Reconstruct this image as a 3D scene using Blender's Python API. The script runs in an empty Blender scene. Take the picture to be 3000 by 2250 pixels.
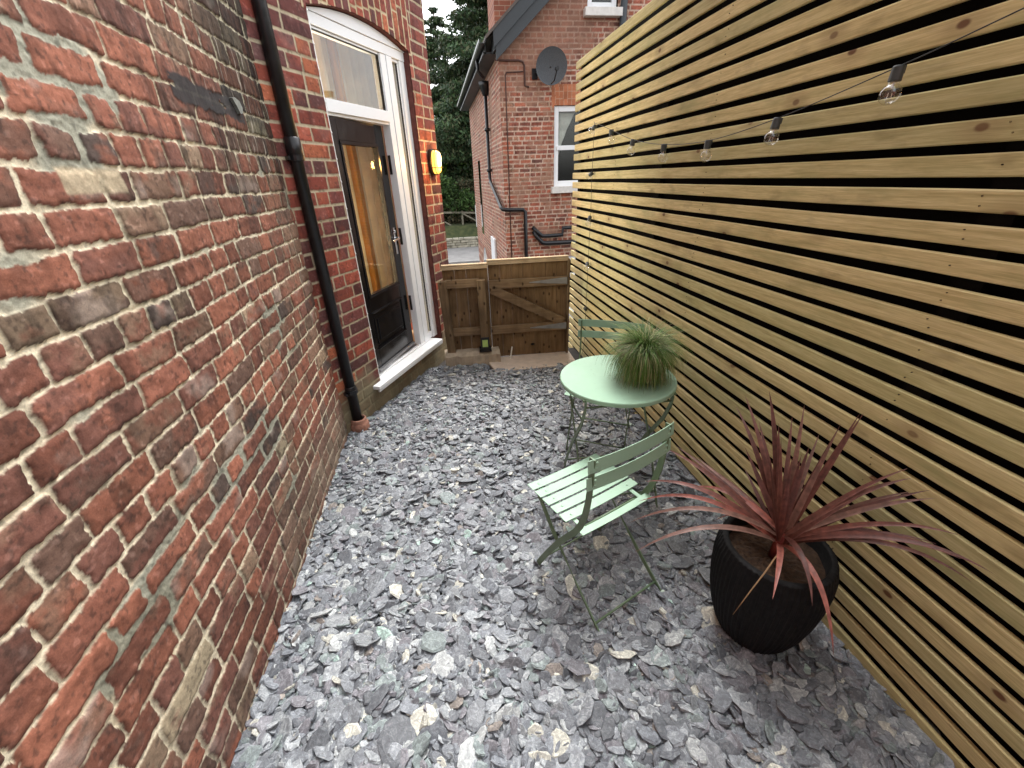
import bpy, math, random
import numpy as np
from mathutils import Vector, Matrix
random.seed(7)
RS = np.random.RandomState(11)
S = bpy.context.scene
COL = S.collection

# ------------------------------------------------------------------ camera, world, sun, exposure
cam = bpy.data.cameras.new('camera')
camo = bpy.data.objects.new('camera', cam); COL.objects.link(camo)
cam.sensor_width = 36.0; cam.lens = 1218.0/3000.0*36.0
cam.clip_start = 0.05; cam.clip_end = 2000
CR = ((0.98503648, 0.10765143, -0.13458938), (-0.16839898, 0.43501523, -0.88453577), (-0.0366731, 0.89396472, 0.44663426))
camo.matrix_world = Matrix(((CR[0][0], CR[0][1], CR[0][2], 0), (CR[1][0], CR[1][1], CR[1][2], 0), (CR[2][0], CR[2][1], CR[2][2], 1.66), (0, 0, 0, 1)))
S.camera = camo

SUN_EL, SUN_ROT = math.radians(58), math.radians(25)
w = bpy.data.worlds.new('World'); S.world = w; w.use_nodes = True
nt = w.node_tree; nt.nodes.clear()
out = nt.nodes.new('ShaderNodeOutputWorld'); bg = nt.nodes.new('ShaderNodeBackground')
sky = nt.nodes.new('ShaderNodeTexSky'); sky.sky_type = 'NISHITA'; sky.sun_disc = False
sky.sun_elevation = SUN_EL; sky.sun_rotation = SUN_ROT; sky.dust_density = 3.0; sky.air_density = 1.0
hs = nt.nodes.new('ShaderNodeHueSaturation'); hs.inputs['Saturation'].default_value = 0.14; hs.inputs['Value'].default_value = 1.5
nt.links.new(sky.outputs[0], hs.inputs['Color']); nt.links.new(hs.outputs[0], bg.inputs[0]); nt.links.new(bg.outputs[0], out.inputs[0])
bg.inputs[1].default_value = 0.15
sl = bpy.data.lights.new('sun', 'SUN'); sl.energy = 0.9; sl.angle = math.radians(25); sl.color = (1, 0.97, 0.93)
so = bpy.data.objects.new('sun', sl); COL.objects.link(so)
sd = Vector((math.sin(SUN_ROT)*math.cos(SUN_EL), math.cos(SUN_ROT)*math.cos(SUN_EL), math.sin(SUN_EL)))
so.rotation_euler = sd.to_track_quat('Z', 'Y').to_euler()
S.view_settings.view_transform = 'Standard'; S.view_settings.look = 'None'
S.view_settings.gamma = 1; S.view_settings.use_curve_mapping = False
S.view_settings.exposure = 1.32

# ------------------------------------------------------------------ node helpers
def mat(name, base=(.5, .5, .5), rough=.6, metal=0, spec=None):
    m = bpy.data.materials.new(name); m.use_nodes = True
    b = m.node_tree.nodes['Principled BSDF']
    b.inputs['Base Color'].default_value = (*base, 1); b.inputs['Roughness'].default_value = rough; b.inputs['Metallic'].default_value = metal
    if spec is not None: b.inputs['Specular IOR Level'].default_value = spec
    return m, m.node_tree, b
def N_(t, kind, **kw):
    n = t.nodes.new(kind)
    for k, v in kw.items():
        if k in n.inputs: n.inputs[k].default_value = v
        else: setattr(n, k, v)
    return n
def ramp(t, fac, stops):
    r = t.nodes.new('ShaderNodeValToRGB'); e = r.color_ramp.elements
    e[0].position, e[0].color = stops[0][0], (*stops[0][1], 1)
    e[1].position, e[1].color = stops[1][0], (*stops[1][1], 1)
    for p, c in stops[2:]:
        x = e.new(p); x.color = (*c, 1)
    t.links.new(fac, r.inputs[0]); return r
def mixc(t, a, b, fac, mode='MIX'):
    m = t.nodes.new('ShaderNodeMix'); m.data_type = 'RGBA'; m.blend_type = mode
    for sock, v in ((m.inputs[6], a), (m.inputs[7], b), (m.inputs[0], fac)):
        if hasattr(v, 'is_output'): t.links.new(v, sock)
        elif isinstance(v, tuple): sock.default_value = (*v, 1)
        else: sock.default_value = v
    return m.outputs[2]
def bump(t, b, h, strength=.3, dist=.01):
    n = t.nodes.new('ShaderNodeBump'); n.inputs['Strength'].default_value = strength; n.inputs['Distance'].default_value = dist
    t.links.new(h, n.inputs['Height']); t.links.new(n.outputs[0], b.inputs['Normal']); return n
def noise(t, scale, detail=4, vec=None, rough=.55, dim='3D'):
    n = t.nodes.new('ShaderNodeTexNoise'); n.inputs['Scale'].default_value = scale; n.inputs['Detail'].default_value = detail; n.inputs['Roughness'].default_value = rough
    if vec is not None: t.links.new(vec, n.inputs['Vector'])
    return n
def objvec(t, scale=(1, 1, 1), loc=(0, 0, 0), rot=(0, 0, 0)):
    c = t.nodes.new('ShaderNodeTexCoord'); m = t.nodes.new('ShaderNodeMapping')
    m.inputs['Scale'].default_value = scale; m.inputs['Location'].default_value = loc; m.inputs['Rotation'].default_value = rot
    t.links.new(c.outputs['Object'], m.inputs[0]); return m.outputs[0]

def vary(name, base, amt=.25, scale=8, rough=.6, metal=0, bs=.15, bscale=60, spec=None, stretch=(1, 1, 1)):
    m, t, b = mat(name, base, rough, metal, spec)
    v = objvec(t, stretch)
    n = noise(t, scale, 6, v)
    lo = tuple(c*(1-amt) for c in base); hi = tuple(min(1, c*(1+amt)) for c in base)
    r = ramp(t, n.outputs[0], [(.3, lo), (.7, hi)]); t.links.new(r.outputs[0], b.inputs['Base Color'])
    if bs: bump(t, b, noise(t, bscale, 4, v).outputs[0], bs, .004)
    r2 = t.nodes.new('ShaderNodeMapRange'); r2.inputs[3].default_value = max(.05, rough-.1); r2.inputs[4].default_value = min(1, rough+.12)
    t.links.new(n.outputs[0], r2.inputs[0]); t.links.new(r2.outputs[0], b.inputs['Roughness'])
    return m

def attr_mat(name, rough=.9, fine=260, bs=.25, amt=.22, spec=.3):
    m, t, b = mat(name, rough=rough, spec=spec)
    a = t.nodes.new('ShaderNodeAttribute'); a.attribute_name = 'Col'
    v = objvec(t)
    n = noise(t, fine, 5, v, .65); n2 = noise(t, fine*.22, 5, v, .7)
    r = ramp(t, n.outputs[0], [(.3, (1-amt,)*3), (.72, (1+amt*.8,)*3)])
    r2 = ramp(t, n2.outputs[0], [(.32, (1-amt*.8,)*3), (.68, (1+amt*.6,)*3)])
    c = mixc(t, a.outputs[0], r.outputs[0], 1.0, 'MULTIPLY'); c = mixc(t, c, r2.outputs[0], 1.0, 'MULTIPLY')
    t.links.new(c, b.inputs['Base Color'])
    bump(t, b, n.outputs[0], bs, .003)
    return m

def glass_mat(name, tint=(1, 1, 1), ior=1.5, add=0.0):
    m = bpy.data.materials.new(name); m.use_nodes = True; t = m.node_tree; t.nodes.clear()
    o = t.nodes.new('ShaderNodeOutputMaterial'); mx = t.nodes.new('ShaderNodeMixShader')
    tr = t.nodes.new('ShaderNodeBsdfTransparent'); tr.inputs[0].default_value = (*tint, 1)
    g = t.nodes.new('ShaderNodeBsdfGlossy'); g.inputs['Roughness'].default_value = .02
    fr = t.nodes.new('ShaderNodeFresnel'); ge = t.nodes.new('ShaderNodeNewGeometry'); mr = t.nodes.new('ShaderNodeMapRange'); mr.inputs[3].default_value = ior; mr.inputs[4].default_value = 1/ior
    t.links.new(ge.outputs['Backfacing'], mr.inputs[0]); t.links.new(mr.outputs[0], fr.inputs[0])
    ad = N_(t, 'ShaderNodeMath', operation='ADD'); ad.inputs[1].default_value = add; ad.use_clamp = True
    t.links.new(fr.outputs[0], ad.inputs[0]); t.links.new(ad.outputs[0], mx.inputs[0])
    t.links.new(tr.outputs[0], mx.inputs[1]); t.links.new(g.outputs[0], mx.inputs[2]); t.links.new(mx.outputs[0], o.inputs[0])
    return m

# ------------------------------------------------------------------ object helpers
def tag(o, label=None, cat=None, group=None, kind=None):
    if label: o['label'] = label
    if cat: o['category'] = cat
    if group: o['group'] = group
    if kind: o['kind'] = kind
    return o
def empty(name, loc, rz=0):
    o = bpy.data.objects.new(name, None); COL.objects.link(o); o.location = loc; o.rotation_euler = (0, 0, rz); o.empty_display_size = .1
    return o
class MB:
    def __init__(s): s.v = []; s.f = []; s.mi = []
    def add(s, vs, fs, mi=0):
        k = len(s.v); s.v += [tuple(v) for v in vs]; s.f += [tuple(i+k for i in f) for f in fs]; s.mi += [mi]*len(fs)
    def box(s, c, size, M=None, mi=0):
        x, y, z = size[0]/2, size[1]/2, size[2]/2
        vs = [Vector((a*x, b*y, d*z)) for a in (-1, 1) for b in (-1, 1) for d in (-1, 1)]
        if M is not None: vs = [M @ v for v in vs]
        vs = [v+Vector(c) for v in vs]
        s.add(vs, [(0, 1, 3, 2), (4, 6, 7, 5), (0, 4, 5, 1), (2, 3, 7, 6), (0, 2, 6, 4), (1, 5, 7, 3)], mi)
    def bar(s, pts, wdt, thk, side, mi=0):
        """flat bar swept along pts; 'side' = direction of width"""
        pts = [Vector(p) for p in pts]; side = Vector(side).normalized(); rings = []
        for i, p in enumerate(pts):
            t = (pts[min(i+1, len(pts)-1)]-pts[max(i-1, 0)]).normalized()
            sd_ = (side - t*side.dot(t)).normalized(); n = t.cross(sd_)
            rings.append([p+sd_*wdt/2*a+n*thk/2*b for a, b in ((-1, -1), (1, -1), (1, 1), (-1, 1))])
        vs = [v for r in rings for v in r]; fs = []
        for i in range(len(pts)-1):
            for k in range(4): fs.append((i*4+k, i*4+(k+1) % 4, i*4+4+(k+1) % 4, i*4+4+k))
        fs.append((3, 2, 1, 0)); e = (len(pts)-1)*4; fs.append((e, e+1, e+2, e+3)); s.add(vs, fs, mi)
    def tube(s, pts, r, n=10, mi=0, cap=True):
        pts = [Vector(p) for p in pts]; rr = r if isinstance(r, (list, tuple)) else [r]*len(pts); prev = None; vs = []
        for i, p in enumerate(pts):
            t = (pts[min(i+1, len(pts)-1)]-pts[max(i-1, 0)]).normalized()
            if prev is None:
                a = Vector((0, 0, 1)) if abs(t.z) < .9 else Vector((1, 0, 0)); u = t.cross(a).normalized()
            else: u = (prev-t*prev.dot(t)).normalized()
            prev = u; v = t.cross(u)
            for k in range(n): q = 2*math.pi*k/n; vs.append(p+(u*math.cos(q)+v*math.sin(q))*rr[i])
        fs = []
        for i in range(len(pts)-1):
            for k in range(n): fs.append((i*n+k, i*n+(k+1) % n, i*n+n+(k+1) % n, i*n+n+k))
        if cap: fs.append(tuple(reversed(range(n)))); fs.append(tuple((len(pts)-1)*n+k for k in range(n)))
        s.add(vs, fs, mi)
    def lathe(s, prof, c=(0, 0, 0), n=48, fn=None, mi=0, M=None):
        """prof = [(r,z)...]; fn(angle, r, z)->r"""
        vs = []; fs = []; idx = []
        for (r, z) in prof:
            if r < 1e-6: idx.append([len(vs)]); vs.append(Vector((0, 0, z)))
            else:
                row = []
                for k in range(n):
                    q = 2*math.pi*k/n; rr = fn(q, r, z) if fn else r
                    row.append(len(vs)); vs.append(Vector((rr*math.cos(q), rr*math.sin(q), z)))
                idx.append(row)
        for a, b in zip(idx, idx[1:]):
            for k in range(n):
                k2 = (k+1) % n
                if len(a) == 1 and len(b) > 1: fs.append((a[0], b[k2], b[k]))
                elif len(b) == 1 and len(a) > 1: fs.append((a[k], a[k2], b[0]))
                elif len(a) > 1: fs.append((a[k], a[k2], b[k2], b[k]))
        if M is not None: vs = [M @ v for v in vs]
        vs = [v+Vector(c) for v in vs]; s.add(vs, fs, mi)
    def prism(s, poly, z0, z1, mi=0):
        n = len(poly); vs = [(x, y, z0) for x, y in poly]+[(x, y, z1) for x, y in poly]
        fs = [tuple(reversed(range(n))), tuple(range(n, 2*n))]+[(k, (k+1) % n, n+(k+1) % n, n+k) for k in range(n)]
        s.add(vs, fs, mi)
    def build(s, name, m, parent=None, smooth=False, bev=0, label=None):
        me = bpy.data.meshes.new(name); me.from_pydata(s.v, [], s.f); me.validate()
        for mm in (m if isinstance(m, (list, tuple)) else [m]): me.materials.append(mm)
        if isinstance(m, (list, tuple)) and len(me.polygons) == len(s.mi): me.polygons.foreach_set('material_index', s.mi)
        if smooth: me.polygons.foreach_set('use_smooth', [True]*len(me.polygons))
        import bmesh
        b = bmesh.new(); b.from_mesh(me); bmesh.ops.recalc_face_normals(b, faces=b.faces); b.to_mesh(me); b.free()
        o = bpy.data.objects.new(name, me); COL.objects.link(o)
        if parent is not None: o.parent = parent
        if bev:
            md = o.modifiers.new('bevel', 'BEVEL'); md.width = bev; md.segments = 2; md.limit_method = 'ANGLE'; md.angle_limit = math.radians(50)
        if label: o['label'] = label
        return o
def rz(a): return Matrix.Rotation(a, 3, 'Z')
def copy_tree(o, parent=None):
    c = o.copy(); COL.objects.link(c)
    if parent is not None: c.parent = parent
    for ch in list(o.children): copy_tree(ch, c)
    return c

def np_mesh(name, co, quads, m, parent=None, smooth=True, attrs=None, tris=None):
    me = bpy.data.meshes.new(name)
    co = np.asarray(co, np.float32); nv = len(co)
    loops = []; starts = []; tot = 0; nf = 0
    if quads is not None and len(quads): loops.append(np.asarray(quads, np.int32).ravel()); starts.append(np.arange(len(quads))*4); tot = len(quads)*4; nf = len(quads)
    if tris is not None and len(tris): loops.append(np.asarray(tris, np.int32).ravel()); starts.append(tot+np.arange(len(tris))*3); nf += len(tris)
    L = np.concatenate(loops); St = np.concatenate(starts).astype(np.int32)
    me.vertices.add(nv); me.vertices.foreach_set('co', co.ravel())
    me.loops.add(len(L)); me.loops.foreach_set('vertex_index', L.astype(np.int32))
    me.polygons.add(nf); me.polygons.foreach_set('loop_start', St)
    me.update(calc_edges=True)
    me.polygons.foreach_set('use_smooth', np.full(nf, smooth))
    for k, a in (attrs or {}).items():
        if a.ndim == 2:
            at = me.attributes.new(k, 'FLOAT_COLOR', 'POINT'); a4 = np.ones((nv, 4), np.float32); a4[:, :3] = a; at.data.foreach_set('color', a4.ravel())
        else:
            at = me.attributes.new(k, 'FLOAT', 'POINT'); at.data.foreach_set('value', a.astype(np.float32))
    me.materials.append(m); me.validate()
    o = bpy.data.objects.new(name, me); COL.objects.link(o)
    if parent is not None: o.parent = parent
    return o

# ------------------------------------------------------------------ numpy noise and brickwork
def h01(ix, iy, seed=0):
    h = (ix.astype(np.int64)*374761393 + iy.astype(np.int64)*668265263 + seed*974634777) & 0xffffffff
    h = ((h ^ (h >> 13))*1274126177) & 0xffffffff
    h = ((h ^ (h >> 16))*2246822519) & 0xffffffff
    return ((h ^ (h >> 15)) & 0xffffff)/float(0x1000000)
def vn(x, y, seed=0):
    ix = np.floor(x); iy = np.floor(y); fx = x-ix; fy = y-iy
    fx = fx*fx*(3-2*fx); fy = fy*fy*(3-2*fy); ix = ix.astype(np.int64); iy = iy.astype(np.int64)
    a = h01(ix, iy, seed); b = h01(ix+1, iy, seed); c = h01(ix, iy+1, seed); d = h01(ix+1, iy+1, seed)
    return (a*(1-fx)+b*fx)*(1-fy)+(c*(1-fx)+d*fx)*fy
def fbm(x, y, seed=0, oct=4):
    s = 0; a = .5; t = 0
    for i in range(oct): s = s+a*vn(x*2**i, y*2**i, seed+i*17); t += a; a *= .55
    return s/t
def sstep(a, b, x):
    t = np.clip((x-a)/(b-a), 0, 1); return t*t*(3-2*t)
def lerp(a, b, t): return a+(b-a)*t[..., None]

def brickwork(us, vs, ch, ln, P, seed, zoff=0.0, rows=None):
    """height (m) and colour of a brick face over the grid us x vs"""
    U, V = np.meshgrid(us, vs, indexing='ij')
    wob = P['wob']
    Uw = U+wob*1.6*(fbm(U*9, V*9, seed+1, 3)-.5)*.02
    Vw = V-zoff+wob*(fbm(U*1.3, V*1.3, seed+2, 2)-.5)*.030+wob*(fbm(U*14, V*14, seed+3, 3)-.5)*.010
    c = np.floor(Vw/ch).astype(int); lv = Vw-c*ch
    du = np.zeros_like(U); bid = np.zeros(U.shape, int); frac = np.zeros_like(U); leng = np.ones_like(U)
    for k in np.unique(c):
        rs = np.random.RandomState(seed*131+int(k)+5000)
        kind = rows(int(k)) if rows else 'mix'
        b = [us[0]-.7-rs.rand()*ln]
        j = int(k) % 2
        while b[-1] < us[-1]+.7:
            if kind == 'S': L = ln
            elif kind == 'H': L = ln/2
            elif kind == 'flem': L = ln if j % 2 == 0 else ln/2; j += 1
            else: L = ln if rs.rand() < .62 else ln/2
            b.append(b[-1]+L*(1+P['lvar']*(rs.rand()-.5)))
        b = np.array(b); mk = c == k; uu = Uw[mk]; i = np.clip(np.searchsorted(b, uu)-1, 0, len(b)-2)
        du[mk] = np.minimum(uu-b[i], b[i+1]-uu); bid[mk] = i; frac[mk] = (uu-b[i])/(b[i+1]-b[i]); leng[mk] = b[i+1]-b[i]
    dv = np.minimum(lv, ch-lv)
    r1 = h01(bid, c, seed+11); r2 = h01(bid, c, seed+12); r3 = h01(bid, c, seed+13); r4 = h01(bid, c, seed+14)
    cem = sstep(P['cem'], P['cem']+.05, fbm(U*2.3+7, V*2.9, seed+21, 3))
    j2 = P['joint']/2*(1+.9*P['jvar']*(fbm(U*11, V*11, seed+22, 3)-.5)*2)+cem*P['cemw']*(fbm(U*17, V*17, seed+23, 2))
    a = du-j2-(r4-.5)*.003*wob; b2 = dv-j2-(r3-.5)*.003*wob; r = P['rad']
    d = r-np.sqrt(np.clip(r-a, 0, None)**2+np.clip(r-b2, 0, None)**2); d = np.where(np.minimum(a, b2) > r, np.minimum(a, b2), d)
    d = d+P['edge']*(fbm(U*55, V*55, seed+24, 3)-.5)
    m = sstep(0, P['soft'], d)
    # height
    n1 = fbm(U*40, V*40, seed+31, 4)-.5; n2 = fbm(U*9, V*9, seed+32, 3)-.5
    hb = P['depth']*(.75+.5*r1)+P['rough']*.9*(r2-.5)+P['rough']*n1+P['rough']*1.6*n2+np.clip(d, 0, .012)*P['pill']+(frac-.5)*(r2-.5)*P['depth']*.8
    hm = P['rough']*1.3*(fbm(U*70, V*70, seed+33, 3)-.5)+cem*P['depth']*.7
    H = hm*(1-m)+hb*m
    # colour
    pal = np.array(P['pal']); wts = np.cumsum(P['pw']); wts = wts/wts[-1]
    i1 = np.searchsorted(wts, r1); i2 = np.searchsorted(wts, h01(bid, c, seed+15))
    cb = pal[i1]; c2 = pal[i2]
    f = sstep(.42, .68, fbm(U*13+r2*40, V*17+r3*40, seed+41, 4)+(r4-.5)*.2)
    cb = lerp(cb, c2, f*P['two'])
    br = .74+.52*r2; cb = cb*br[..., None]
    edge = 1-sstep(0, .016, d); cb = cb*(1-.25*edge*P['pedge'])[..., None]
    sp = sstep(.64, .76, fbm(U*80, V*80, seed+42, 2)); cb = lerp(cb, np.array(P['speck']), sp*.5); sp = sstep(.70, .80, fbm(U*60, V*75, seed+52, 2)); cb = lerp(cb, cb*1.5+.05, sp*.6)
    ef = sstep(.62, .76, fbm(U*5+r1*9, V*6, seed+43, 4))*(r3 > .45); cb = lerp(cb, np.array(P['efflo']), ef*P['eff'])
    dk = sstep(.60, .74, fbm(U*16, V*7+3, seed+44, 3)); cb = cb*(1-.35*dk)[..., None]
    mo = np.array(P['mort'])*(.74+.46*fbm(U*28, V*28, seed+45, 4))[..., None]
    mo = lerp(mo, np.array(P['mort2'])*(.85+.3*fbm(U*30, V*30, seed+46, 3))[..., None], cem)
    mo = lerp(mo, mo*np.array([.62, .58, .5]), sstep(.5, .75, fbm(U*3, V*3, seed+47, 3))*P['mdirt'])
    mo = lerp(mo, mo*.35, sstep(.68, .8, fbm(U*45, V*45, seed+48, 2))*.7)
    C = lerp(mo, cb, m)
    return U, V, H, C, m, (bid, c, r1, r2)

def grid_quads(nu, nv, keep=None, flip=False):
    i, j = np.meshgrid(np.arange(nu-1), np.arange(nv-1), indexing='ij')
    a = i*nv+j; q = np.stack([a, a+nv, a+nv+1, a+1], -1)
    if flip: q = q[..., ::-1]
    if keep is not None: q = q[keep]
    return q.reshape(-1, 4)
def axis(segs):
    out = []
    for a, b, st in segs: out.append(np.arange(a, b-1e-6, st))
    out.append(np.array([segs[-1][1]])); return np.concatenate(out)

XW, XF = -0.84, 1.362
def zg(y): return -0.02*max(0.0, y-0.6) if y < 4.2 else -.072

OLD = dict(wob=1.0, lvar=.14, joint=.0078, jvar=.8, cem=.67, cemw=.013, rad=.010, edge=.0125, soft=.0020, depth=.0036, rough=.0046, pill=.22, two=.75,
           pal=[(.375, .120, .070), (.30, .098, .062), (.22, .082, .060), (.185, .100, .074), (.27, .150, .100), (.30, .205, .135), (.46, .38, .25), (.115, .080, .070)],
           pw=[.26, .22, .15, .13, .14, .07, .008, .03], speck=(.05, .03, .025), efflo=(.42, .34, .30), eff=.55, pedge=1.0,
           mort=(.84, .77, .57), mort2=(.38, .40, .32), mdirt=.5)
NEAT = dict(wob=.30, lvar=.04, joint=.0105, jvar=.3, cem=.95, cemw=.0, rad=.006, edge=.003, soft=.003, depth=.0018, rough=.0010, pill=.06, two=.5,
            pal=[(.34, .085, .052), (.27, .066, .046), (.17, .055, .048), (.125, .050, .047), (.42, .13, .066)],
            pw=[.27, .27, .22, .16, .08], speck=(.06, .03, .025), efflo=(.4, .3, .26), eff=.12, pedge=.4,
            mort=(.50, .42, .29), mort2=(.36, .37, .30), mdirt=.5)
FAR = dict(wob=.35, lvar=.06, joint=.013, jvar=.5, cem=.9, cemw=.0, rad=.01, edge=.006, soft=.008, depth=.002, rough=.001, pill=.05, two=.6,
           pal=[(.40, .130, .078), (.33, .105, .068), (.23, .080, .056), (.34, .185, .12), (.17, .075, .058)],
           pw=[.3, .26, .18, .16, .1], speck=(.1, .05, .04), efflo=(.42, .28, .2), eff=.5, pedge=.3,
           mort=(.60, .44, .34), mort2=(.5, .4, .32), mdirt=.6)
M_BRICK = attr_mat('old_red_brick')
M_BRICK2 = attr_mat('smooth_red_brick', fine=300, bs=.15, amt=.14)
M_BRICK3 = attr_mat('neighbour_brick', fine=60, bs=.2, amt=.12)
M_WHITE, _t, _b = mat('white_plastic', (.87, .89, .905), .38, spec=.4)
M_BLACKP = vary('black_pipe_paint', (.010, .010, .012), .4, 20, .33, bs=.25, bscale=40)
M_BLACK = vary('black_door_paint', (.008, .008, .009), .3, 12, .16, bs=.05)
M_DARK = vary('dark_void_felt', (.006, .006, .006), .2, 9, .95, bs=0, spec=.1)
M_CEM = vary('cement_render', (.25, .215, .155), .35, 9, .95, bs=.6, bscale=45)
M_GLASS = glass_mat('window_glass', (.92, .94, .92), 1.5)
M_GLASSD = glass_mat('double_glazing', (.94, .95, .92), 1.45, .0)

# ------------------------------------------------------------------ the house: old side wall, canted door bay
VA = .482
DX, DY = math.sin(VA), math.cos(VA); NX, NY = math.cos(VA), -math.sin(VA)
def dw(s, d, z): return Vector((DX*s+NX*d, DY*s+NY*d, z))
MDW = Matrix(((DX, NX, 0), (DY, NY, 0), (0, 0, 1)))          # columns: along, outward, up
D0 = -2.05
S0 = 2.10; S1 = 4.065
house = empty('brick_house', (XW, 1.2, 0)); hl = Vector(house.location)
tag(house, 'red brick house on the left with rough old side wall and angled bay with door', 'house')
def H_(o):
    if o.parent is None: o.parent = house
    o.matrix_parent_inverse = Matrix.Translation(-hl) if o.parent is house else o.matrix_parent_inverse
    return o

us = axis([(-3.0, -.60, .03), (-.60, .38, .011), (.38, 2.86, .0033), (2.86, 3.0, .01)])
vs = axis([(-.30, -.02, .02), (-.02, 2.72, .0035), (2.72, 6.0, .03)])
def lrows(k): return 'H' if k % 5 == 0 else 'S' if k % 5 in (2,) else 'mix'
U, V, Hh, C, m, (bid, cc, r1, r2) = brickwork(us, vs, .0857, .236, OLD, 3, zoff=.012, rows=lrows)
# soot and water staining beside the pipe, dusty salts low down, dark tar patch
soot = sstep(1.70, 2.60, U+.25*(fbm(U*3, V*2, 91, 3)-.5))*sstep(1.35, 2.0, V+.3*(fbm(U*4, V*4, 92, 3)-.5))
C = lerp(C, C*np.array([.22, .25, .23]), soot*(.62+.36*(m > .5)))
streak = sstep(.56, .72, fbm(U*38, V*2.2, 93, 3))*sstep(1.3, 1.9, V)*sstep(1.2, 1.9, U)*(V < 2.5)
C = lerp(C, C*.35, streak*.7)
drip = sstep(.72, .80, fbm(U*70, V*5, 97, 2))*soot
C = lerp(C, np.array([.5, .48, .42]), drip*.6)
low = (1-sstep(.10, .42, V+.2*(fbm(U*3, V*3, 94, 3)-.5)))*sstep(1.2, 2.5, U)
C = lerp(C, np.array([.34, .27, .20])*(.7+.6*fbm(U*14, V*14, 95, 4))[..., None], low*.6)
low_stain = 1-sstep(.0, .55, V+.25*(fbm(U*2, V*2, 96, 3)-.5))  # brick staining, darker towards the foot of the wall
C = lerp(C, C*np.array([.62, .60, .62]), low_stain*.7)
cream = sstep(0, .010, np.minimum(np.minimum(U-1.205, 1.432-U), np.minimum(V-1.655, 1.722-V))+.006*(fbm(U*40, V*40, 88, 3)-.5))
C = lerp(C, np.array([.50, .42, .28])*(.55+.9*fbm(U*30, V*60, 87, 4))[..., None], cream*.9)
tar = sstep(.0, .010, np.minimum(np.minimum(U-1.86, 2.46-U), np.minimum(V-(1.905+.055*fbm(U*14, V*4, 98, 4)-.015*(U-1.86)), 2.015+.022*fbm(U*18, V*9, 99, 3)-.03*(U-1.86)-V)))
tar = tar*(fbm(U*26, V*60, 85, 3) > .30)
C = lerp(C, np.array([.030, .030, .034])*(.7+.8*fbm(U*30, V*30, 89, 3))[..., None], tar*.95); Hh = Hh*(1-tar)+tar*(.0045+.003*fbm(U*25, V*25, 86, 3))
lum = C @ np.array([.3, .59, .11]); C = lerp(C, lum[..., None]*np.array([1.30, .99, .72]), np.full(U.shape, .20))*.97
brn = sstep(.45, .62, fbm(U*1.7+5, V*2.1, 84, 3)); C = lerp(C, C*np.array([.78, .80, .80]), brn*.7)
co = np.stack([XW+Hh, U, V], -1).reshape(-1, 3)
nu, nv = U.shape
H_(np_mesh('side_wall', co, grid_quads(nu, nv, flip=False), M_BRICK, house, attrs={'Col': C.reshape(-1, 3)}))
b = MB(); b.box((XW-.17, -.05, 2.85), (.30, 5.9, 6.3)); H_(b.build('wall_core', M_CEM, house))
b = MB()
pp = [(2.345, 2.010), (2.375, 2.016), (2.42, 2.008), (2.435, 1.985), (2.425, 1.962), (2.395, 1.957), (2.375, 1.982)]
b.add([(XW+.004+.03*k, y, z) for k in (0, .5) for y, z in pp], [tuple(range(7)), tuple(range(13, 6, -1))]+[(k, (k+1) % 7, 7+(k+1) % 7, 7+k) for k in range(7)])
H_(b.build('slate_shard', vary('shard_grey', (.20, .21, .19), .3, 40, .8), house))

# canted door wall with arched opening
OS0, OS1, OZ0, OZ1 = 2.600, 3.735, .150, 2.585
def arch_z(s): return OZ1+.075*(1-((s-(OS0+OS1)/2)/((OS1-OS0)/2))**2)
us = axis([(S0-.03, 2.30, .006), (2.30, S1, .0055)]); vs = axis([(-.25, -.05, .03), (-.05, 3.06, .0055), (3.06, 6.0, .03)])
U, V, Hh, C, m, idz = brickwork(us, vs, .0880, .236, NEAT, 8, zoff=.036, rows=lambda k: 'flem')
AZ = arch_z(np.clip(U, OS0, OS1))
# soldier arch: radial bricks
ang = (U-(OS0+OS1)/2); Us = U-ang*(V-OZ1)*.16
U2, V2, H2, C2, m2, _ = brickwork(vs[(vs > 2.3) & (vs < 3.3)], us, .0755, .236, NEAT, 19, rows=lambda k: 'mix')
ar = (V > AZ-.02) & (V < AZ+.36) & (U > OS0-.045) & (U < OS1+.045)
NEATA = dict(NEAT); NEATA['mort'] = (.58, .47, .30)
def swap(usx, vsx):
    # evaluate brickwork with axes exchanged on the warped coordinates
    a, b_, h, c, m_, _ = brickwork(vsx, usx, .0755, .236, NEATA, 19, rows=lambda k: 'mix')
    return h.T, c.transpose(1, 0, 2)
hs_, cs_ = swap(us, vs)
Hh = np.where(ar, hs_+.003, Hh); C = np.where(ar[..., None], cs_, C)
# pale cement smear and grime at the base, brown shadow-free moss tint near ground
base = 1-sstep(.05, .24, V-.25*np.clip(2.65-U, 0, .5)+.12*(fbm(U*4, V*5, 61, 3)-.5))
C = lerp(C, np.array([.20, .172, .105])*(.55+.9*fbm(U*9, V*9, 62, 4))[..., None], base*.9)
pch = sstep(.0, .1, .22-np.abs(V-.24)-.12*fbm(U*8, V*8, 63, 3))*sstep(2.25, 2.32, U)*(1-sstep(2.50, 2.56, U)); C = lerp(C, np.array([.30, .27, .17]), pch*.45)
keep = ~((U > OS0) & (U < OS1) & (V > OZ0) & (V < AZ))
kf = keep[:-1, :-1] & keep[1:, :-1] & keep[:-1, 1:] & keep[1:, 1:]
dd = D0+Hh
co = np.stack([DX*U+NX*dd, DY*U+NY*dd, V], -1).reshape(-1, 3)
nu, nv = U.shape
H_(np_mesh('bay_wall', co, grid_quads(nu, nv, kf, True), M_BRICK2, house, attrs={'Col': C.reshape(-1, 3)}))
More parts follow.
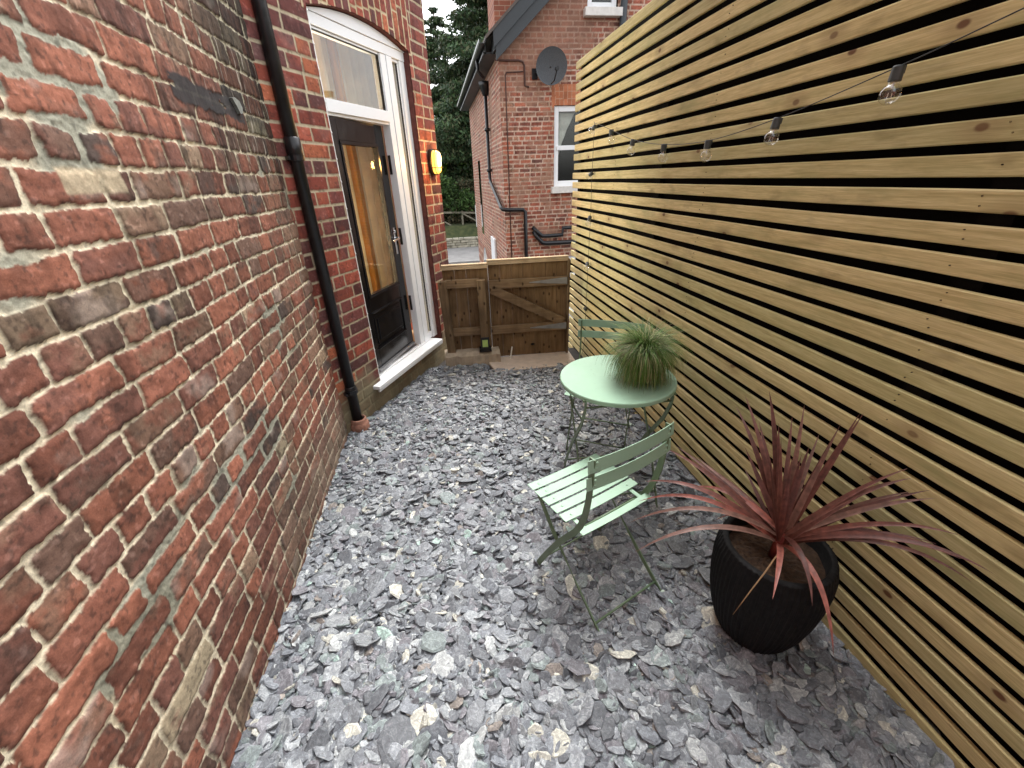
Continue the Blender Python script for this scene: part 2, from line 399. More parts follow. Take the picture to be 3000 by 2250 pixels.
# reveals and wall thickness round the opening
b = MB(); M_REV = vary('reveal_brick', (.13, .042, .034), .35, 22, .9, bs=.4)
b.box(dw(OS1+.05, D0-.145, 1.36), (.10, .28, 2.6), MDW); b.box(dw(OS0-.05, D0-.145, 1.36), (.10, .28, 2.6), MDW)
n = 16
for i in range(n):
    a0 = OS0+(OS1-OS0)*i/n; a1 = OS0+(OS1-OS0)*(i+1)/n; sm = (a0+a1)/2
    b.box(dw(sm, D0-.145, arch_z(sm)+.05+.003), ((a1-a0)*1.002, .28, .10), MDW @ Matrix.Rotation(-math.atan2(arch_z(a1)-arch_z(a0), a1-a0), 3, 'Y'))
b.box(dw((OS0+OS1)/2, D0-.15, .05), (OS1-OS0+.2, .27, .18), MDW)
H_(b.build('reveal', M_REV, house))
# bay end wall beyond the corner
b = MB(); cpt = dw(S1, D0, 0)
b.box((cpt.x-1.2, cpt.y+.10, 2.85), (2.36, .2, 6.3)); H_(b.build('end_wall', vary('end_brick', (.27, .075, .05), .3, 15, .9), house))

b = MB(); b.box((-2.0, -5.2, 1.9), (8.0, .3, 4.6)); H_(b.build('added_shade_wall', vary('shade_wall_brick', (.27, .085, .055), .3, 15, .9), house))  # unseen wall added behind the camera to darken surfaces facing it
# frame (plane at FD)
FD = D0-.05
fr = MB()
def fb(b, s0, s1, z0, z1, d0=-.07, d1=0.0, dp=FD): b.box(dw((s0+s1)/2, dp+(d0+d1)/2, (z0+z1)/2), (s1-s0, d1-d0, z1-z0), MDW)
fb(fr, OS0+.002, 2.662, .186, 2.52); fb(fr, 3.655, OS1-.003, .186, 2.52)
fb(fr, OS0+.002, OS1-.003, 2.522, 2.582, d1=.004)
fb(fr, 3.392, 3.462, .186, 2.520, d1=-.002); fb(fr, 3.466, 3.545, .186, 2.520, d1=.003)
fb(fr, 3.4625, 3.4655, .186, 2.520, d1=-.008)
fb(fr, 2.664, 3.390, 2.078, 2.150, d1=.012); fb(fr, 2.664, 3.390, 2.060, 2.077, d1=-.006)
for (a0, a1, z0, z1) in ((2.664, 2.674, 2.152, 2.518), (3.380, 3.390, 2.152, 2.518), (2.676, 3.378, 2.506, 2.519), (3.547, 3.565, .256, 2.5), (3.637, 3.653, .256, 2.5), (3.547, 3.653, 2.502, 2.519), (3.547, 3.653, .19, .254)):
    fb(fr, a0, a1, z0, z1, d1=-.012)
n = 20
pts = [(OS0+.002+(OS1-OS0-.005)*i/n) for i in range(n+1)]
vs_ = []; fs_ = []
for s_ in pts:
    for d_ in (-.07, .012):
        vs_ += [dw(s_, FD+d_, 2.585), dw(s_, FD+d_, arch_z(s_)-.004)]
for i in range(n):
    k = i*4
    fs_ += [(k+2, k+6, k+7, k+3), (k+1, k+5, k+4, k), (k+3, k+7, k+5, k+1), (k, k+4, k+6, k+2)]
fs_ += [(0, 2, 3, 1), (n*4+1, n*4+3, n*4+2, n*4)]
fr.add(vs_, fs_)
frame = H_(fr.build('door_frame', M_WHITE, house, bev=.003))
b = MB(); b.box(dw(2.603, D0-.024, 1.36), (.010, .048, 2.42), MDW)
for i in range(16): b.lathe([(0, -.02), (.008, 0), (0, .02)], dw(2.603, D0-.002, .3+i*.15+random.random()*.04), 6)
H_(b.build('sealant_bead', vary('white_sealant', (.82, .82, .80), .05, 20, .5), house))
b = MB(); b.box(dw(3.06, D0-.012, .168), (1.135, .155, .030), MDW); b.box(dw(3.06, D0+.055, .152), (1.135, .012, .035), MDW)
b.box(dw(3.06, FD-.025, .192), (1.03, .06, .016), MDW)
H_(b.build('door_sill', M_WHITE, house, bev=.003))
b = MB(); b.box(dw(3.025, FD-.02, .206), (.70, .012, .010), MDW); b.box(dw(3.025, FD-.045, .204), (.70, .03, .006), MDW)
H_(b.build('threshold_strip', vary('brushed_metal', (.55, .55, .56), .15, 30, .3, metal=.9), house))
def pane(name, s0, s1, z0, z1, d=FD-.035, m_=M_GLASSD, par=None):
    g = MB(); g.box(dw((s0+s1)/2, d, (z0+z1)/2), (s1-s0, .006, z1-z0), MDW); return g
g = pane('', 2.674, 3.380, 2.150, 2.508); g.box(dw(3.601, FD-.035, 1.378), (.074, .006, 2.25), MDW)
H_(g.build('window_pane', M_GLASSD, house))
b = MB()
for s_ in (3.378,): b.box(dw(s_, FD-.020, 2.33), (.006, .02, .355), MDW)
b.box(dw(3.640, FD-.022, 1.378), (.006, .016, 2.24), MDW); b.box(dw(3.03, FD-.021, 2.505), (.70, .018, .004), MDW)
H_(b.build('glazing_gasket', vary('rubber_black', (.012, .012, .012), .2, 10, .7), house))
b = MB()
for z_ in (.62, 1.22, 1.78):
    b = MB(); b.box(dw(3.388, FD-.05, z_), (.006, .022, .14), MDW); H_(b.build('lock_keep', bpy.data.materials.get('dark_steel') or vary('dark_steel', (.06, .055, .05), .4, 40, .4, metal=.8), house))

b = MB(); b.box(dw(3.7275, -2.255, 1.36), (.010, .155, 2.4), MDW); H_(b.build('inner_jamb', vary('jamb_tan_paint', (.42, .37, .28), .06, 6, .7), house))
# door leaf, ajar: hinge on the near jamb
ph = math.radians(5)
hp = dw(2.667, FD-.012, 0)
MDL = Matrix(((DX*math.cos(ph)-NX*math.sin(ph), NX*math.cos(ph)+DX*math.sin(ph), 0), (DY*math.cos(ph)-NY*math.sin(ph), NY*math.cos(ph)+DY*math.sin(ph), 0), (0, 0, 1)))
def dl(a, d, z): return hp+MDL @ Vector((a, d, z))
def dbox(b, a0, a1, z0, z1, d0=-.044, d1=0): b.box(dl((a0+a1)/2, (d0+d1)/2, (z0+z1)/2), (a1-a0, d1-d0, z1-z0), MDL)
b = MB(); W_ = .712
dbox(b, 0, .088, .212, 2.058); dbox(b, W_-.112, W_, .212, 2.058); dbox(b, .089, W_-.113, 1.925, 2.058); dbox(b, .089, W_-.113, .70, .825); dbox(b, .089, W_-.113, .212, .40)
dbox(b, .089, W_-.113, .401, .699, -.035, -.012)
for (a0, a1, z0, z1) in ((.089, .110, .826, 1.924), (W_-.134, W_-.113, .826, 1.924), (.111, W_-.135, 1.900, 1.924), (.111, W_-.135, .826, .850)):
    dbox(b, a0, a1, z0, z1, -.03, .008)
dbox(b, .12, W_-.14, .43, .67, -.034, -.004); dbox(b, .15, W_-.17, .46, .64, -.034, .004)
for z_ in (.395, .70, .828, 1.90): dbox(b, .09, W_-.114, z_, z_+.010, -.02, .014)
door = H_(b.build('black_door', M_BLACK, house, bev=.002)); door.name = 'door'
def D_(o): o.parent = door; o.matrix_parent_inverse = Matrix.Identity(4); return o
b = MB(); dbox(b, .111, W_-.135, .85, 1.90, -.024, -.018); D_(b.build('glass_pane', M_GLASSD))
M_CHROME = vary('polished_chrome', (.75, .75, .76), .05, 10, .12, metal=1, bs=0)
b = MB(); dbox(b, W_-.075, W_-.045, 1.08, 1.30, .0, .006)
b.tube([dl(W_-.06, .004, 1.215), dl(W_-.06, .045, 1.215), dl(W_-.075, .052, 1.215), dl(W_-.17, .054, 1.205)], .0085, 10)
b.lathe([(0, 0), (.012, .001), (.012, .01), (0, .012)], dl(W_-.06, .006, 1.27), 12, M=MDL @ Matrix.Rotation(-math.pi/2, 3, 'X'))
D_(b.build('handle', M_CHROME, smooth=False, bev=.001))
b = MB(); dbox(b, .02, W_-.02, .215, .238, 0, .022); D_(b.build('weather_bar', vary('bar_grey', (.30, .30, .31), .2, 20, .35, metal=.6)))

# room behind the door
rm = MB(); RZ0 = .17
M_ROOM = vary('warm_room_plaster', (.55, .43, .27), .06, 2, .85, bs=.0)
rm.box(dw(3.0, -3.9, RZ0-.05), (2.3, 3.3, .10), MDW); rm.box(dw(3.0, -3.9, 2.95), (2.3, 3.3, .10), MDW)
rm.box(dw(3.0, -5.60, 1.55), (2.3, .10, 2.9), MDW); rm.box(dw(1.80, -3.9, 1.55), (.10, 3.3, 2.9), MDW); rm.box(dw(4.15, -3.9, 1.55), (.10, 3.3, 2.9), MDW)
rm.box(dw(2.2, -2.36, 1.55), (.75, .06, 2.9), MDW); rm.box(dw(3.93, -2.36, 1.55), (.35, .06, 2.9), MDW); rm.box(dw(3.17, -2.36, 2.86), (1.2, .06, .26), MDW)
H_(rm.build('room_shell', M_ROOM, house))
M_CURT = vary('cream_curtain_cloth', (.74, .69, .56), .12, 6, .9, bs=.2)
M_CURT2 = vary('amber_curtain_cloth', (.62, .30, .07), .12, 6, .9, bs=.2)
for m_ in (M_CURT, M_CURT2):      # thin cloth lets light through
    t = m_.node_tree; pb = t.nodes['Principled BSDF']; tl_ = t.nodes.new('ShaderNodeBsdfTranslucent'); mx_ = t.nodes.new('ShaderNodeMixShader'); mx_.inputs[0].default_value = .5
    src = pb.inputs['Base Color'].links[0].from_socket; t.links.new(src, tl_.inputs[0]); t.links.new(pb.outputs[0], mx_.inputs[1]); t.links.new(tl_.outputs[0], mx_.inputs[2]); t.links.new(mx_.outputs[0], t.nodes['Material Output'].inputs[0])
def curtain(name, s0, s1, z0, z1, d, folds, m_, label, amp=.03):
    n = folds*10; vs_ = []; fs_ = []
    for k in range(n+1):
        s_ = s0+(s1-s0)*k/n
        for z_ in (z0, (z0+z1)/2, z1):
            q = amp*math.sin(2*math.pi*k/10+.4*math.sin(k*.31))*(1.1 if z_ < z1 else .8)
            vs_.append(dw(s_, d+q, z_))
    for k in range(n):
        for j in (0, 1): a = k*3+j; fs_.append((a, a+3, a+4, a+1))
    b = MB(); b.add(vs_, fs_); o = b.build(name, m_, smooth=True)
    md = o.modifiers.new('thick', 'SOLIDIFY'); md.thickness = .003
    return tag(o, label, 'curtain', 'curtains hanging inside the door and top window')
curtain('curtain', 3.10, 3.80, .30, 2.80, -2.44, 7, M_CURT, 'cream gathered curtain on the handle side behind the black door glass', .050)
curtain('curtain', 3.19, 3.25, .35, 2.80, -2.385, 2, M_CURT2, 'amber curtain lit warm inside the room behind the door glass', .04)
b = MB(); b.box((0, 0, .40), (.75, .42, .80)); b.box((0, 0, .82), (.82, .46, .035)); b.box((-.18, -.213, .42), (.33, .008, .66)); b.box((.18, -.213, .42), (.33, .008, .66))
b.lathe([(0, 0), (.012, 0), (.012, .03), (0, .035)], (-.04, -.225, .42), 10); b.lathe([(0, 0), (.012, 0), (.012, .03), (0, .035)], (.04, -.225, .42), 10)
o = b.build('cabinet', vary('cabinet_wood', (.50, .34, .17), .15, 5, .5), bev=.004); o.location = dw(3.35, -3.45, .17); o.rotation_euler = (0, 0, -VA-math.pi/2+1.57)
tag(o, 'pale wooden cabinet standing in the lit room seen low through the door glass', 'cabinet')
pl = bpy.data.lights.new('floor_lamp', 'POINT'); pl.energy = 70; pl.color = (1, .92, .78); pl.shadow_soft_size = .15  # unseen floor lamp lighting the room, set low behind the door glass
po = bpy.data.objects.new('floor_lamp', pl); COL.objects.link(po); po.location = dw(2.62, -2.95, 1.15)

# ------------------------------------------------------------------ downpipe
b = MB(); px, py = -.765, 2.900
pipe = empty('downpipe', (px, py, 0)); tag(pipe, 'black round rainwater pipe running up the corner beside the bay', 'downpipe')
b.tube([(0, 0, .02), (0, 0, 6.0)], .036, 20); b.lathe([(.036, 1.78), (.044, 1.785), (.044, 1.90), (.036, 1.905)], (0, 0, 0), 20); b.lathe([(.036, .27), (.041, .275), (.041, .32), (.036, .325)], (0, 0, 0), 20)
b.build('pipe', M_BLACKP, pipe, smooth=True)
for z_ in (1.80, .28):
    b = MB(); b.lathe([(.037, -.015), (.047, -.014), (.047, .014), (.037, .015)], (0, 0, z_), 20); b.box((-.045, -.01, z_), (.06, .02, .02)); b.box((-.03, -.05, z_), (.012, .05, .02), rz(.6)); b.build('clip', M_BLACKP, pipe)
b = MB()
b.lathe([(.040, -.07), (.068, -.07), (.072, -.04), (.072, .008), (.062, .016), (.059, .024), (.059, .044), (.053, .050), (.046, .050), (.044, .0)], (.004, 0, .0), 32)
b.build('clay_collar', vary('terracotta', (.30, .145, .10), .4, 30, .85, bs=.4), pipe, smooth=True, label='round terracotta drain collar at the foot of the black pipe')

# ------------------------------------------------------------------ bulkhead lamp on bay corner
lamp = empty('wall_lamp', dw(3.915, D0+.003, 1.802)); lamp.rotation_euler = (0, 0, math.atan2(DY, DX))
# local x = along wall, local -y = outwards
tag(lamp, 'lit oval bulkhead lamp with wire guard on the brick corner by the white frame', 'wall lamp')
def oval(t, a, b_): return (a*math.copysign(abs(math.cos(t))**.8, math.cos(t)), b_*math.copysign(abs(math.sin(t))**.8, math.sin(t)))
def oval_solid(b, rings, n=32):
    vs_ = []; fs_ = []
    for (a, b_, y) in rings:
        for k in range(n): x, z = oval(2*math.pi*k/n, a, b_); vs_.append((x, y, z))
    for i in range(len(rings)-1):
        for k in range(n): fs_.append((i*n+k, i*n+(k+1) % n, i*n+n+(k+1) % n, i*n+n+k))
    fs_.append(tuple(range(n))); fs_.append(tuple((len(rings)-1)*n+k for k in range(n))); b.add(vs_, fs_)
b = MB(); oval_solid(b, [(.062, .108, 0), (.062, .108, -.030), (.052, .098, -.034)]); b.build('lamp_base', M_BLACKP, lamp)
me_, t_, bs_ = mat('lit_lamp_glass', (.9, .7, .4), .4)
bs_.inputs['Emission Color'].default_value = (1, .46, .06, 1); bs_.inputs['Emission Strength'].default_value = 1.1
me2, t2, bs2 = mat('lit_bulb_core', (1, .9, .7), .4); bs2.inputs['Emission Color'].default_value = (1, .80, .42, 1); bs2.inputs['Emission Strength'].default_value = 8
b = MB(); oval_solid(b, [(.050, .096, -.034), (.050, .096, -.060), (.044, .088, -.080), (.028, .070, -.092)]); b.build('diffuser', me_, lamp, smooth=True)
b = MB(); oval_solid(b, [(.036, .054, -.082), (.030, .050, -.0925), (.018, .04, -.097)]); o = b.build('glow_bulb', me2, lamp, smooth=True); o.location = (0, 0, .022)
b = MB()
ring = [(oval(2*math.pi*k/32, .055, .100)) for k in range(33)]
b.tube([(x, -.062, z) for x, z in ring], .003, 6); b.tube([(0, -.034, .104), (0, -.085, .097), (0, -.101, .07), (0, -.104, 0), (0, -.101, -.07), (0, -.085, -.097), (0, -.034, -.104)], .003, 6)
b.tube([(-.058, -.034, -.045), (-.054, -.08, -.045), (-.03, -.100, -.045), (.03, -.100, -.045), (.054, -.08, -.045), (.058, -.034, -.045)], .003, 6)
pl2 = bpy.data.lights.new('lamp_light', 'POINT'); pl2.energy = 3.6; pl2.color = (1, .50, .14); pl2.shadow_soft_size = .05
po2 = bpy.data.objects.new('lamp_light', pl2); COL.objects.link(po2); po2.location = dw(3.915, D0+.16, 1.802)
b.build('wire_guard', vary('guard_brass', (.05, .035, .015), .3, 40, .4, metal=.6), lamp)

# ------------------------------------------------------------------ slatted fence
m_, t, bb = mat('treated_pine_slat', rough=.75, spec=.25)
at = t.nodes.new('ShaderNodeAttribute'); at.attribute_name = 'rnd'
tc = t.nodes.new('ShaderNodeTexCoord'); sx = t.nodes.new('ShaderNodeSeparateXYZ'); t.links.new(tc.outputs['Object'], sx.inputs[0])
offs = N_(t, 'ShaderNodeMath', operation='MULTIPLY'); t.links.new(at.outputs['Fac'], offs.inputs[0]); offs.inputs[1].default_value = 37.0
cy = N_(t, 'ShaderNodeMath', operation='ADD'); t.links.new(sx.outputs[1], cy.inputs[0]); t.links.new(offs.outputs[0], cy.inputs[1])
cb_ = t.nodes.new('ShaderNodeCombineXYZ'); t.links.new(sx.outputs[0], cb_.inputs[0]); t.links.new(cy.outputs[0], cb_.inputs[1]); t.links.new(sx.outputs[2], cb_.inputs[2])
def mapv(sc):
    mp = t.nodes.new('ShaderNodeMapping'); mp.inputs['Scale'].default_value = sc; t.links.new(cb_.outputs[0], mp.inputs[0]); return mp.outputs[0]
ky = N_(t, 'ShaderNodeMath', operation='MULTIPLY'); t.links.new(cy.outputs[0], ky.inputs[0]); ky.inputs[1].default_value = 3.3
kz = N_(t, 'ShaderNodeMath', operation='MULTIPLY'); t.links.new(sx.outputs[2], kz.inputs[0]); kz.inputs[1].default_value = 5.5
kv = t.nodes.new('ShaderNodeCombineXYZ'); t.links.new(ky.outputs[0], kv.inputs[0]); t.links.new(kz.outputs[0], kv.inputs[1])
vo = t.nodes.new('ShaderNodeTexVoronoi'); vo.voronoi_dimensions = '2D'; vo.inputs['Scale'].default_value = 1.0; t.links.new(kv.outputs[0], vo.inputs['Vector'])
kn = t.nodes.new('ShaderNodeMapRange'); kn.inputs[1].default_value = .035; kn.inputs[2].default_value = .070; kn.inputs[3].default_value = 1; kn.inputs[4].default_value = 0; kn.interpolation_type = 'SMOOTHSTEP'; t.links.new(vo.outputs['Distance'], kn.inputs[0])
halo = t.nodes.new('ShaderNodeMapRange'); halo.inputs[1].default_value = .06; halo.inputs[2].default_value = .30; halo.inputs[3].default_value = 1; halo.inputs[4].default_value = 0; halo.interpolation_type = 'SMOOTHSTEP'; t.links.new(vo.outputs['Distance'], halo.inputs[0])
sr = t.nodes.new('ShaderNodeSeparateColor'); t.links.new(vo.outputs['Color'], sr.inputs[0])
gate = N_(t, 'ShaderNodeMath', operation='LESS_THAN'); t.links.new(sr.outputs[0], gate.inputs[0]); gate.inputs[1].default_value = .32
kf_ = N_(t, 'ShaderNodeMath', operation='MULTIPLY'); t.links.new(kn.outputs[0], kf_.inputs[0]); t.links.new(gate.outputs[0], kf_.inputs[1])
hf_ = N_(t, 'ShaderNodeMath', operation='MULTIPLY'); t.links.new(halo.outputs[0], hf_.inputs[0]); t.links.new(gate.outputs[0], hf_.inputs[1])
hf2 = N_(t, 'ShaderNodeMath', operation='MULTIPLY'); t.links.new(hf_.outputs[0], hf2.inputs[0]); hf2.inputs[1].default_value = .42
# grain: wavy bands warped round the knots
g1 = noise(t, 1.0, 6, mapv((3, 2.6, 70)), .6); g1.inputs['Distortion'].default_value = .8
g2 = noise(t, 1.0, 5, mapv((8, 14, 330)), .6)
blot = noise(t, 1.0, 4, mapv((2, 2.3, 9)), .55); blot2 = noise(t, 1.0, 4, mapv((2, 5.5, 14)), .55)
r = ramp(t, g1.outputs[0], [(.30, (.53, .465, .235)), (.50, (.665, .595, .325)), (.70, (.77, .70, .42))])
rr_ = ramp(t, at.outputs['Fac'], [(0, (.78, .80, .76)), (.35, (1, .97, .92)), (.7, (1.08, 1.0, .95)), (1, (.90, .92, .85))])
c = mixc(t, r.outputs[0], rr_.outputs[0], 1.0, 'MULTIPLY')
gr = ramp(t, g2.outputs[0], [(.35, (.86, .84, .80)), (.6, (1.06, 1.06, 1.05))]); c = mixc(t, c, gr.outputs[0], 1.0, 'MULTIPLY')
gn = ramp(t, blot.outputs[0], [(.52, (0, 0, 0)), (.74, (1, 1, 1))]); gm = N_(t, 'ShaderNodeMath', operation='MULTIPLY'); t.links.new(gn.outputs[0], gm.inputs[0]); gm.inputs[1].default_value = .7
c = mixc(t, c, (.34, .335, .15), gm.outputs[0])
gd = ramp(t, blot2.outputs[0], [(.58, (0, 0, 0)), (.76, (1, 1, 1))]); gm2 = N_(t, 'ShaderNodeMath', operation='MULTIPLY'); t.links.new(gd.outputs[0], gm2.inputs[0]); gm2.inputs[1].default_value = .5
c = mixc(t, c, (.24, .18, .09), gm2.outputs[0])
kf2 = N_(t, 'ShaderNodeMath', operation='MULTIPLY'); t.links.new(kf_.outputs[0], kf2.inputs[0]); kfr = t.nodes.new('ShaderNodeMapRange'); kfr.inputs[3].default_value = .6; kfr.inputs[4].default_value = 1; t.links.new(sr.outputs[1], kfr.inputs[0]); t.links.new(kfr.outputs[0], kf2.inputs[1])
c = mixc(t, c, (.34, .24, .12), hf2.outputs[0]); c = mixc(t, c, (.16, .075, .038), kf2.outputs[0])
t.links.new(c, bb.inputs['Base Color'])
bump(t, bb, g1.outputs[0], .25, .003)
M_SLAT = m_
fence = empty('slatted_fence', (XF, 1.5, 0)); tag(fence, 'tall horizontal slatted fence of pale treated pine with black gaps on the right', 'fence')
def slat_z(k): return 1.614+(.0792*k if k > 0 else .0808*k)
PR = [(.0, .0035), (.0028, .0), (.013, 0), (.013, .0535), (.0035, .0535), (0, .0500)]
vv = []; qq = []; rn = []
ys = np.arange(-1.2, 4.41, .2)
for k in range(-23, 12):
    rs = np.random.RandomState(900+k); zb = slat_z(k)
    off = rs.uniform(-.012, .012)+(.03 if k > 0 else 0); nseg = len(ys)
    hgt = .0535 if k < 11 else .056
    rv = rs.rand(); wv = np.cumsum(rs.normal(0, .0007, nseg)); wv -= np.linspace(wv[0], wv[-1], nseg); wx = np.cumsum(rs.normal(0, .0006, nseg)); wx -= np.linspace(wx[0], wx[-1], nseg)
    base_i = len(vv)
    for i, y in enumerate(ys):
        yy = y if i < nseg-1 else 4.415-off
        for (dx, dz) in PR: vv.append((dx+wx[i]-.001+.002*rv, yy-1.5, zb+dz*hgt/.0535+wv[i])); rn.append(rv)
    n6 = len(PR)
    for i in range(nseg-1):
        for q in range(n6): a = base_i+i*n6+q; a2 = base_i+i*n6+(q+1) % n6; qq.append((a, a2, a2+n6, a+n6))
    e = base_i+(nseg-1)*n6; qq.append((e, e+1, e+2, e+3)); qq.append((e, e+3, e+4, e+5))
o = np_mesh('slats', vv, qq, M_SLAT, fence, smooth=False, attrs={'rnd': np.array(rn)})
import bmesh
bm = bmesh.new(); bm.from_mesh(o.data); bmesh.ops.recalc_face_normals(bm, faces=bm.faces); bm.to_mesh(o.data); bm.free()
b = MB(); b.box((.055, 1.3-1.5, 1.13), (.010, 6.0, 2.84)); b.build('backing_sheet', M_DARK, fence)
for y_ in (-.9, .9, 2.7, 4.27): b = MB(); b.box((.034, y_-1.5, 1.13), (.030, .075, 2.82)); b.build('post', M_DARK, fence)
b = MB()
rs = np.random.RandomState(4)
for k in range(-20, 12):
    for y_ in (-.3, .93, 2.15, 3.35):
        for dz in ((.016, .039) if k % 3 else (.028,)): b.lathe([(.0, -.0010), (.0018, -.0008), (.0018, .003)], (-.0005, y_-1.5+rs.uniform(-.012, .012), slat_z(k)+dz), 6, M=Matrix.Rotation(-math.pi/2, 3, 'Y'))
tag(b.build('nail_heads', vary('nail_steel', (.07, .05, .035), .3, 60, .6, metal=.4), fence), kind='stuff')

# ------------------------------------------------------------------ ground sheets
def hill(x, y):
    if y < 4.25: return zg(y)-.035
    if y < 4.6: return -.11-1.39*(y-4.25)/.35
    if y < 22.6: return -1.5
    return -1.5+.9*min(1, (y-22.6)/1.2)+max(0, y-24)*.06*(1 if y < 90 else 0)+(66*.06 if y >= 90 else 0)
ys_ = [-40, -10, -3, -1, 0, .6, 1, 2, 3, 4, 4.25, 4.6, 6, 9, 14, 18, 22.5, 22.8, 23.2, 23.8, 25, 28, 34, 45, 65, 90, 160, 400, 900]; xs_ = [-600, -200, -60, -20, -8, -3, -1, 0, 1, 2, 4, 8, 16, 30, 60, 200, 600]
b = MB(); vs_ = [(x, y, hill(x, y)) for y in ys_ for x in xs_]; nx = len(xs_)
b.add(vs_, [(j*nx+i, j*nx+i+1, j*nx+nx+i+1, j*nx+nx+i) for j in range(len(ys_)-1) for i in range(nx-1)])
m_, t, bb = mat('ground_earth_and_grass', rough=.95)
v = objvec(t); n = noise(t, 4, 8, v); sx = t.nodes.new('ShaderNodeSeparateXYZ'); t.links.new(v, sx.inputs[0])
gt = N_(t, 'ShaderNodeMath', operation='GREATER_THAN'); t.links.new(sx.outputs[1], gt.inputs[0]); gt.inputs[1].default_value = 22.4
a_ = ramp(t, n.outputs[0], [(.3, (.035, .032, .03)), (.7, (.07, .062, .055))]); g_ = ramp(t, n.outputs[0], [(.3, (.03, .045, .015)), (.7, (.085, .095, .035))])
t.links.new(mixc(t, a_.outputs[0], g_.outputs[0], gt.outputs[0]), bb.inputs['Base Color']); bump(t, bb, n.outputs[0], .5, .02)
tag(b.build('ground', m_), kind='structure')
b = MB(); b.box((0, 20.2, -1.494), (120, 4.2, .02)); tag(b.build('road', vary('asphalt', (.19, .185, .18), .2, 3, .9, bs=.3)), kind='structure')

# ------------------------------------------------------------------ slate chippings
def slate(n_try, seed, zlift, smin, smed, ylo=-.25, yhi=4.0, tilt=.35):
    rs = np.random.RandomState(seed)
    x = rs.uniform(XW-.01, XF+.03, n_try); y = rs.uniform(ylo, yhi, n_try)
    dist = NX*x+NY*y
    ok = (dist > D0-.01)
    x = x[ok]; y = y[ok]; n = len(x)
    size = np.clip(smed*np.exp(rs.normal(0, .34, n))*np.clip(1.18-.14*y, .8, 1.2), smin, .056)
    return x, y, size, rs
K = 8
parts = []
for (nt_, sd_, zl, smed, tl) in ((20400, 1, -.014, .0185, .20), (19800, 2, -.005, .0172, .30), (17000, 3, .003, .0162, .38), (4000, 4, .007, .0225, .30), (900, 5, .009, .032, .22)):
    x, y, sz, rs = slate(nt_, sd_, zl, .008, smed)
    n = len(x)
    zz = np.where(y > .6, -.02*(y-.6), 0)
    keepb = ~((x > .33) & (y > 3.74)) & ~((x < .5) & (y > 3.98))
    x, y, sz, zz = x[keepb], y[keepb], sz[keepb], zz[keepb]; n = len(x)
    big = sz*(1+rs.uniform(0, .5, n)); asp = rs.uniform(.5, .92, n)
    th = np.clip(rs.normal(.0065, .0025, n), .003, .014)*np.clip(sz/.02, .7, 1.6)
    ang = 2*np.pi*(np.arange(K)[None, :]+rs.uniform(-.20, .20, (n, K)))/K
    rad = 1+rs.uniform(-.15, .10, (n, K))
    px_ = np.cos(ang)*rad*big[:, None]; py_ = np.sin(ang)*rad*(big*asp)[:, None]
    def ringz(sc, z, jit=0): return np.stack([px_*sc+rs.normal(0, 1, (n, K))*jit*big[:, None], py_*sc+rs.normal(0, 1, (n, K))*jit*big[:, None], np.broadcast_to(z[:, None], (n, K))+rs.normal(0, 1, (n, K))*.0007], -1)
    r0 = ringz(.86, -th/2); r1_ = ringz(1.0, th*.15); r2_ = ringz(.83, th/2, .05)
    cc_ = np.stack([rs.normal(0, .12, n)*big, rs.normal(0, .12, n)*big, th/2+rs.uniform(-.0008, .0018, n)], -1)[:, None, :]
    P = np.concatenate([r0, r1_, r2_, cc_], 1)
    # rotations
    az = rs.uniform(0, 2*np.pi, n); tx = rs.normal(0, tl, n); ty = rs.normal(0, tl, n)
    def rot(P, a, i, j):
        c_, s_ = np.cos(a)[:, None], np.sin(a)[:, None]; Q = P.copy(); Q[..., i] = P[..., i]*c_-P[..., j]*s_; Q[..., j] = P[..., i]*s_+P[..., j]*c_; return Q
    P = rot(P, az, 0, 1); P = rot(P, tx, 1, 2); P = rot(P, ty, 0, 2)
    P[..., 0] += x[:, None]; P[..., 1] += y[:, None]; P[..., 2] += (zz+zl+rs.uniform(-.005, .007, n))[:, None]
    pal = np.array([(.198, .208, .232), (.25, .260, .282), (.32, .332, .350), (.138, .144, .160), (.222, .214, .236), (.245, .280, .282), (.42, .43, .435), (.54, .52, .46), (.27, .235, .215), (.40, .51, .47)])
    wt = np.cumsum([.20, .22, .17, .12, .12, .07, .05, .025, .012, .004]); wt = wt/wt[-1]
    ci = pal[np.searchsorted(wt, rs.rand(n))]*rs.uniform(.78, 1.14, n)[:, None]
    # paler, newer stone drift down the middle; brownish under chair
    parts.append((P, ci, rs.rand(n)))
vsum = 0; allv = []; quad = []; tri = []; colr = []; rnd = []
for P, ci, rv in parts:
    n = len(P); M1 = 3*K+1; base_ = (np.arange(n)*M1+vsum)[:, None]
    k = np.arange(K); k2 = (k+1) % K
    for A, B in ((0, K), (K, 2*K)):
        quad.append(np.stack([base_+A+k, base_+A+k2, base_+B+k2, base_+B+k], -1).reshape(-1, 4))
    tri.append(np.stack([base_+2*K+k, base_+2*K+k2, np.broadcast_to(base_+3*K, (n, K))], -1).reshape(-1, 3))
    allv.append(P.reshape(-1, 3)); colr.append(np.repeat(ci*np.array([.945, .975, .975]), M1, 0)); rnd.append(np.repeat(rv, M1)); vsum += n*M1
m_, t, bb = mat('slate_chippings', rough=.62, spec=.45)
a1 = t.nodes.new('ShaderNodeAttribute'); a1.attribute_name = 'Col'; a2 = t.nodes.new('ShaderNodeAttribute'); a2.attribute_name = 'rnd'
tc = t.nodes.new('ShaderNodeTexCoord'); ml = N_(t, 'ShaderNodeMath', operation='MULTIPLY'); ml.inputs[1].default_value = 50; t.links.new(a2.outputs['Fac'], ml.inputs[0])
va = N_(t, 'ShaderNodeVectorMath', operation='ADD'); t.links.new(tc.outputs['Object'], va.inputs[0]); t.links.new(ml.outputs[0], va.inputs[1])
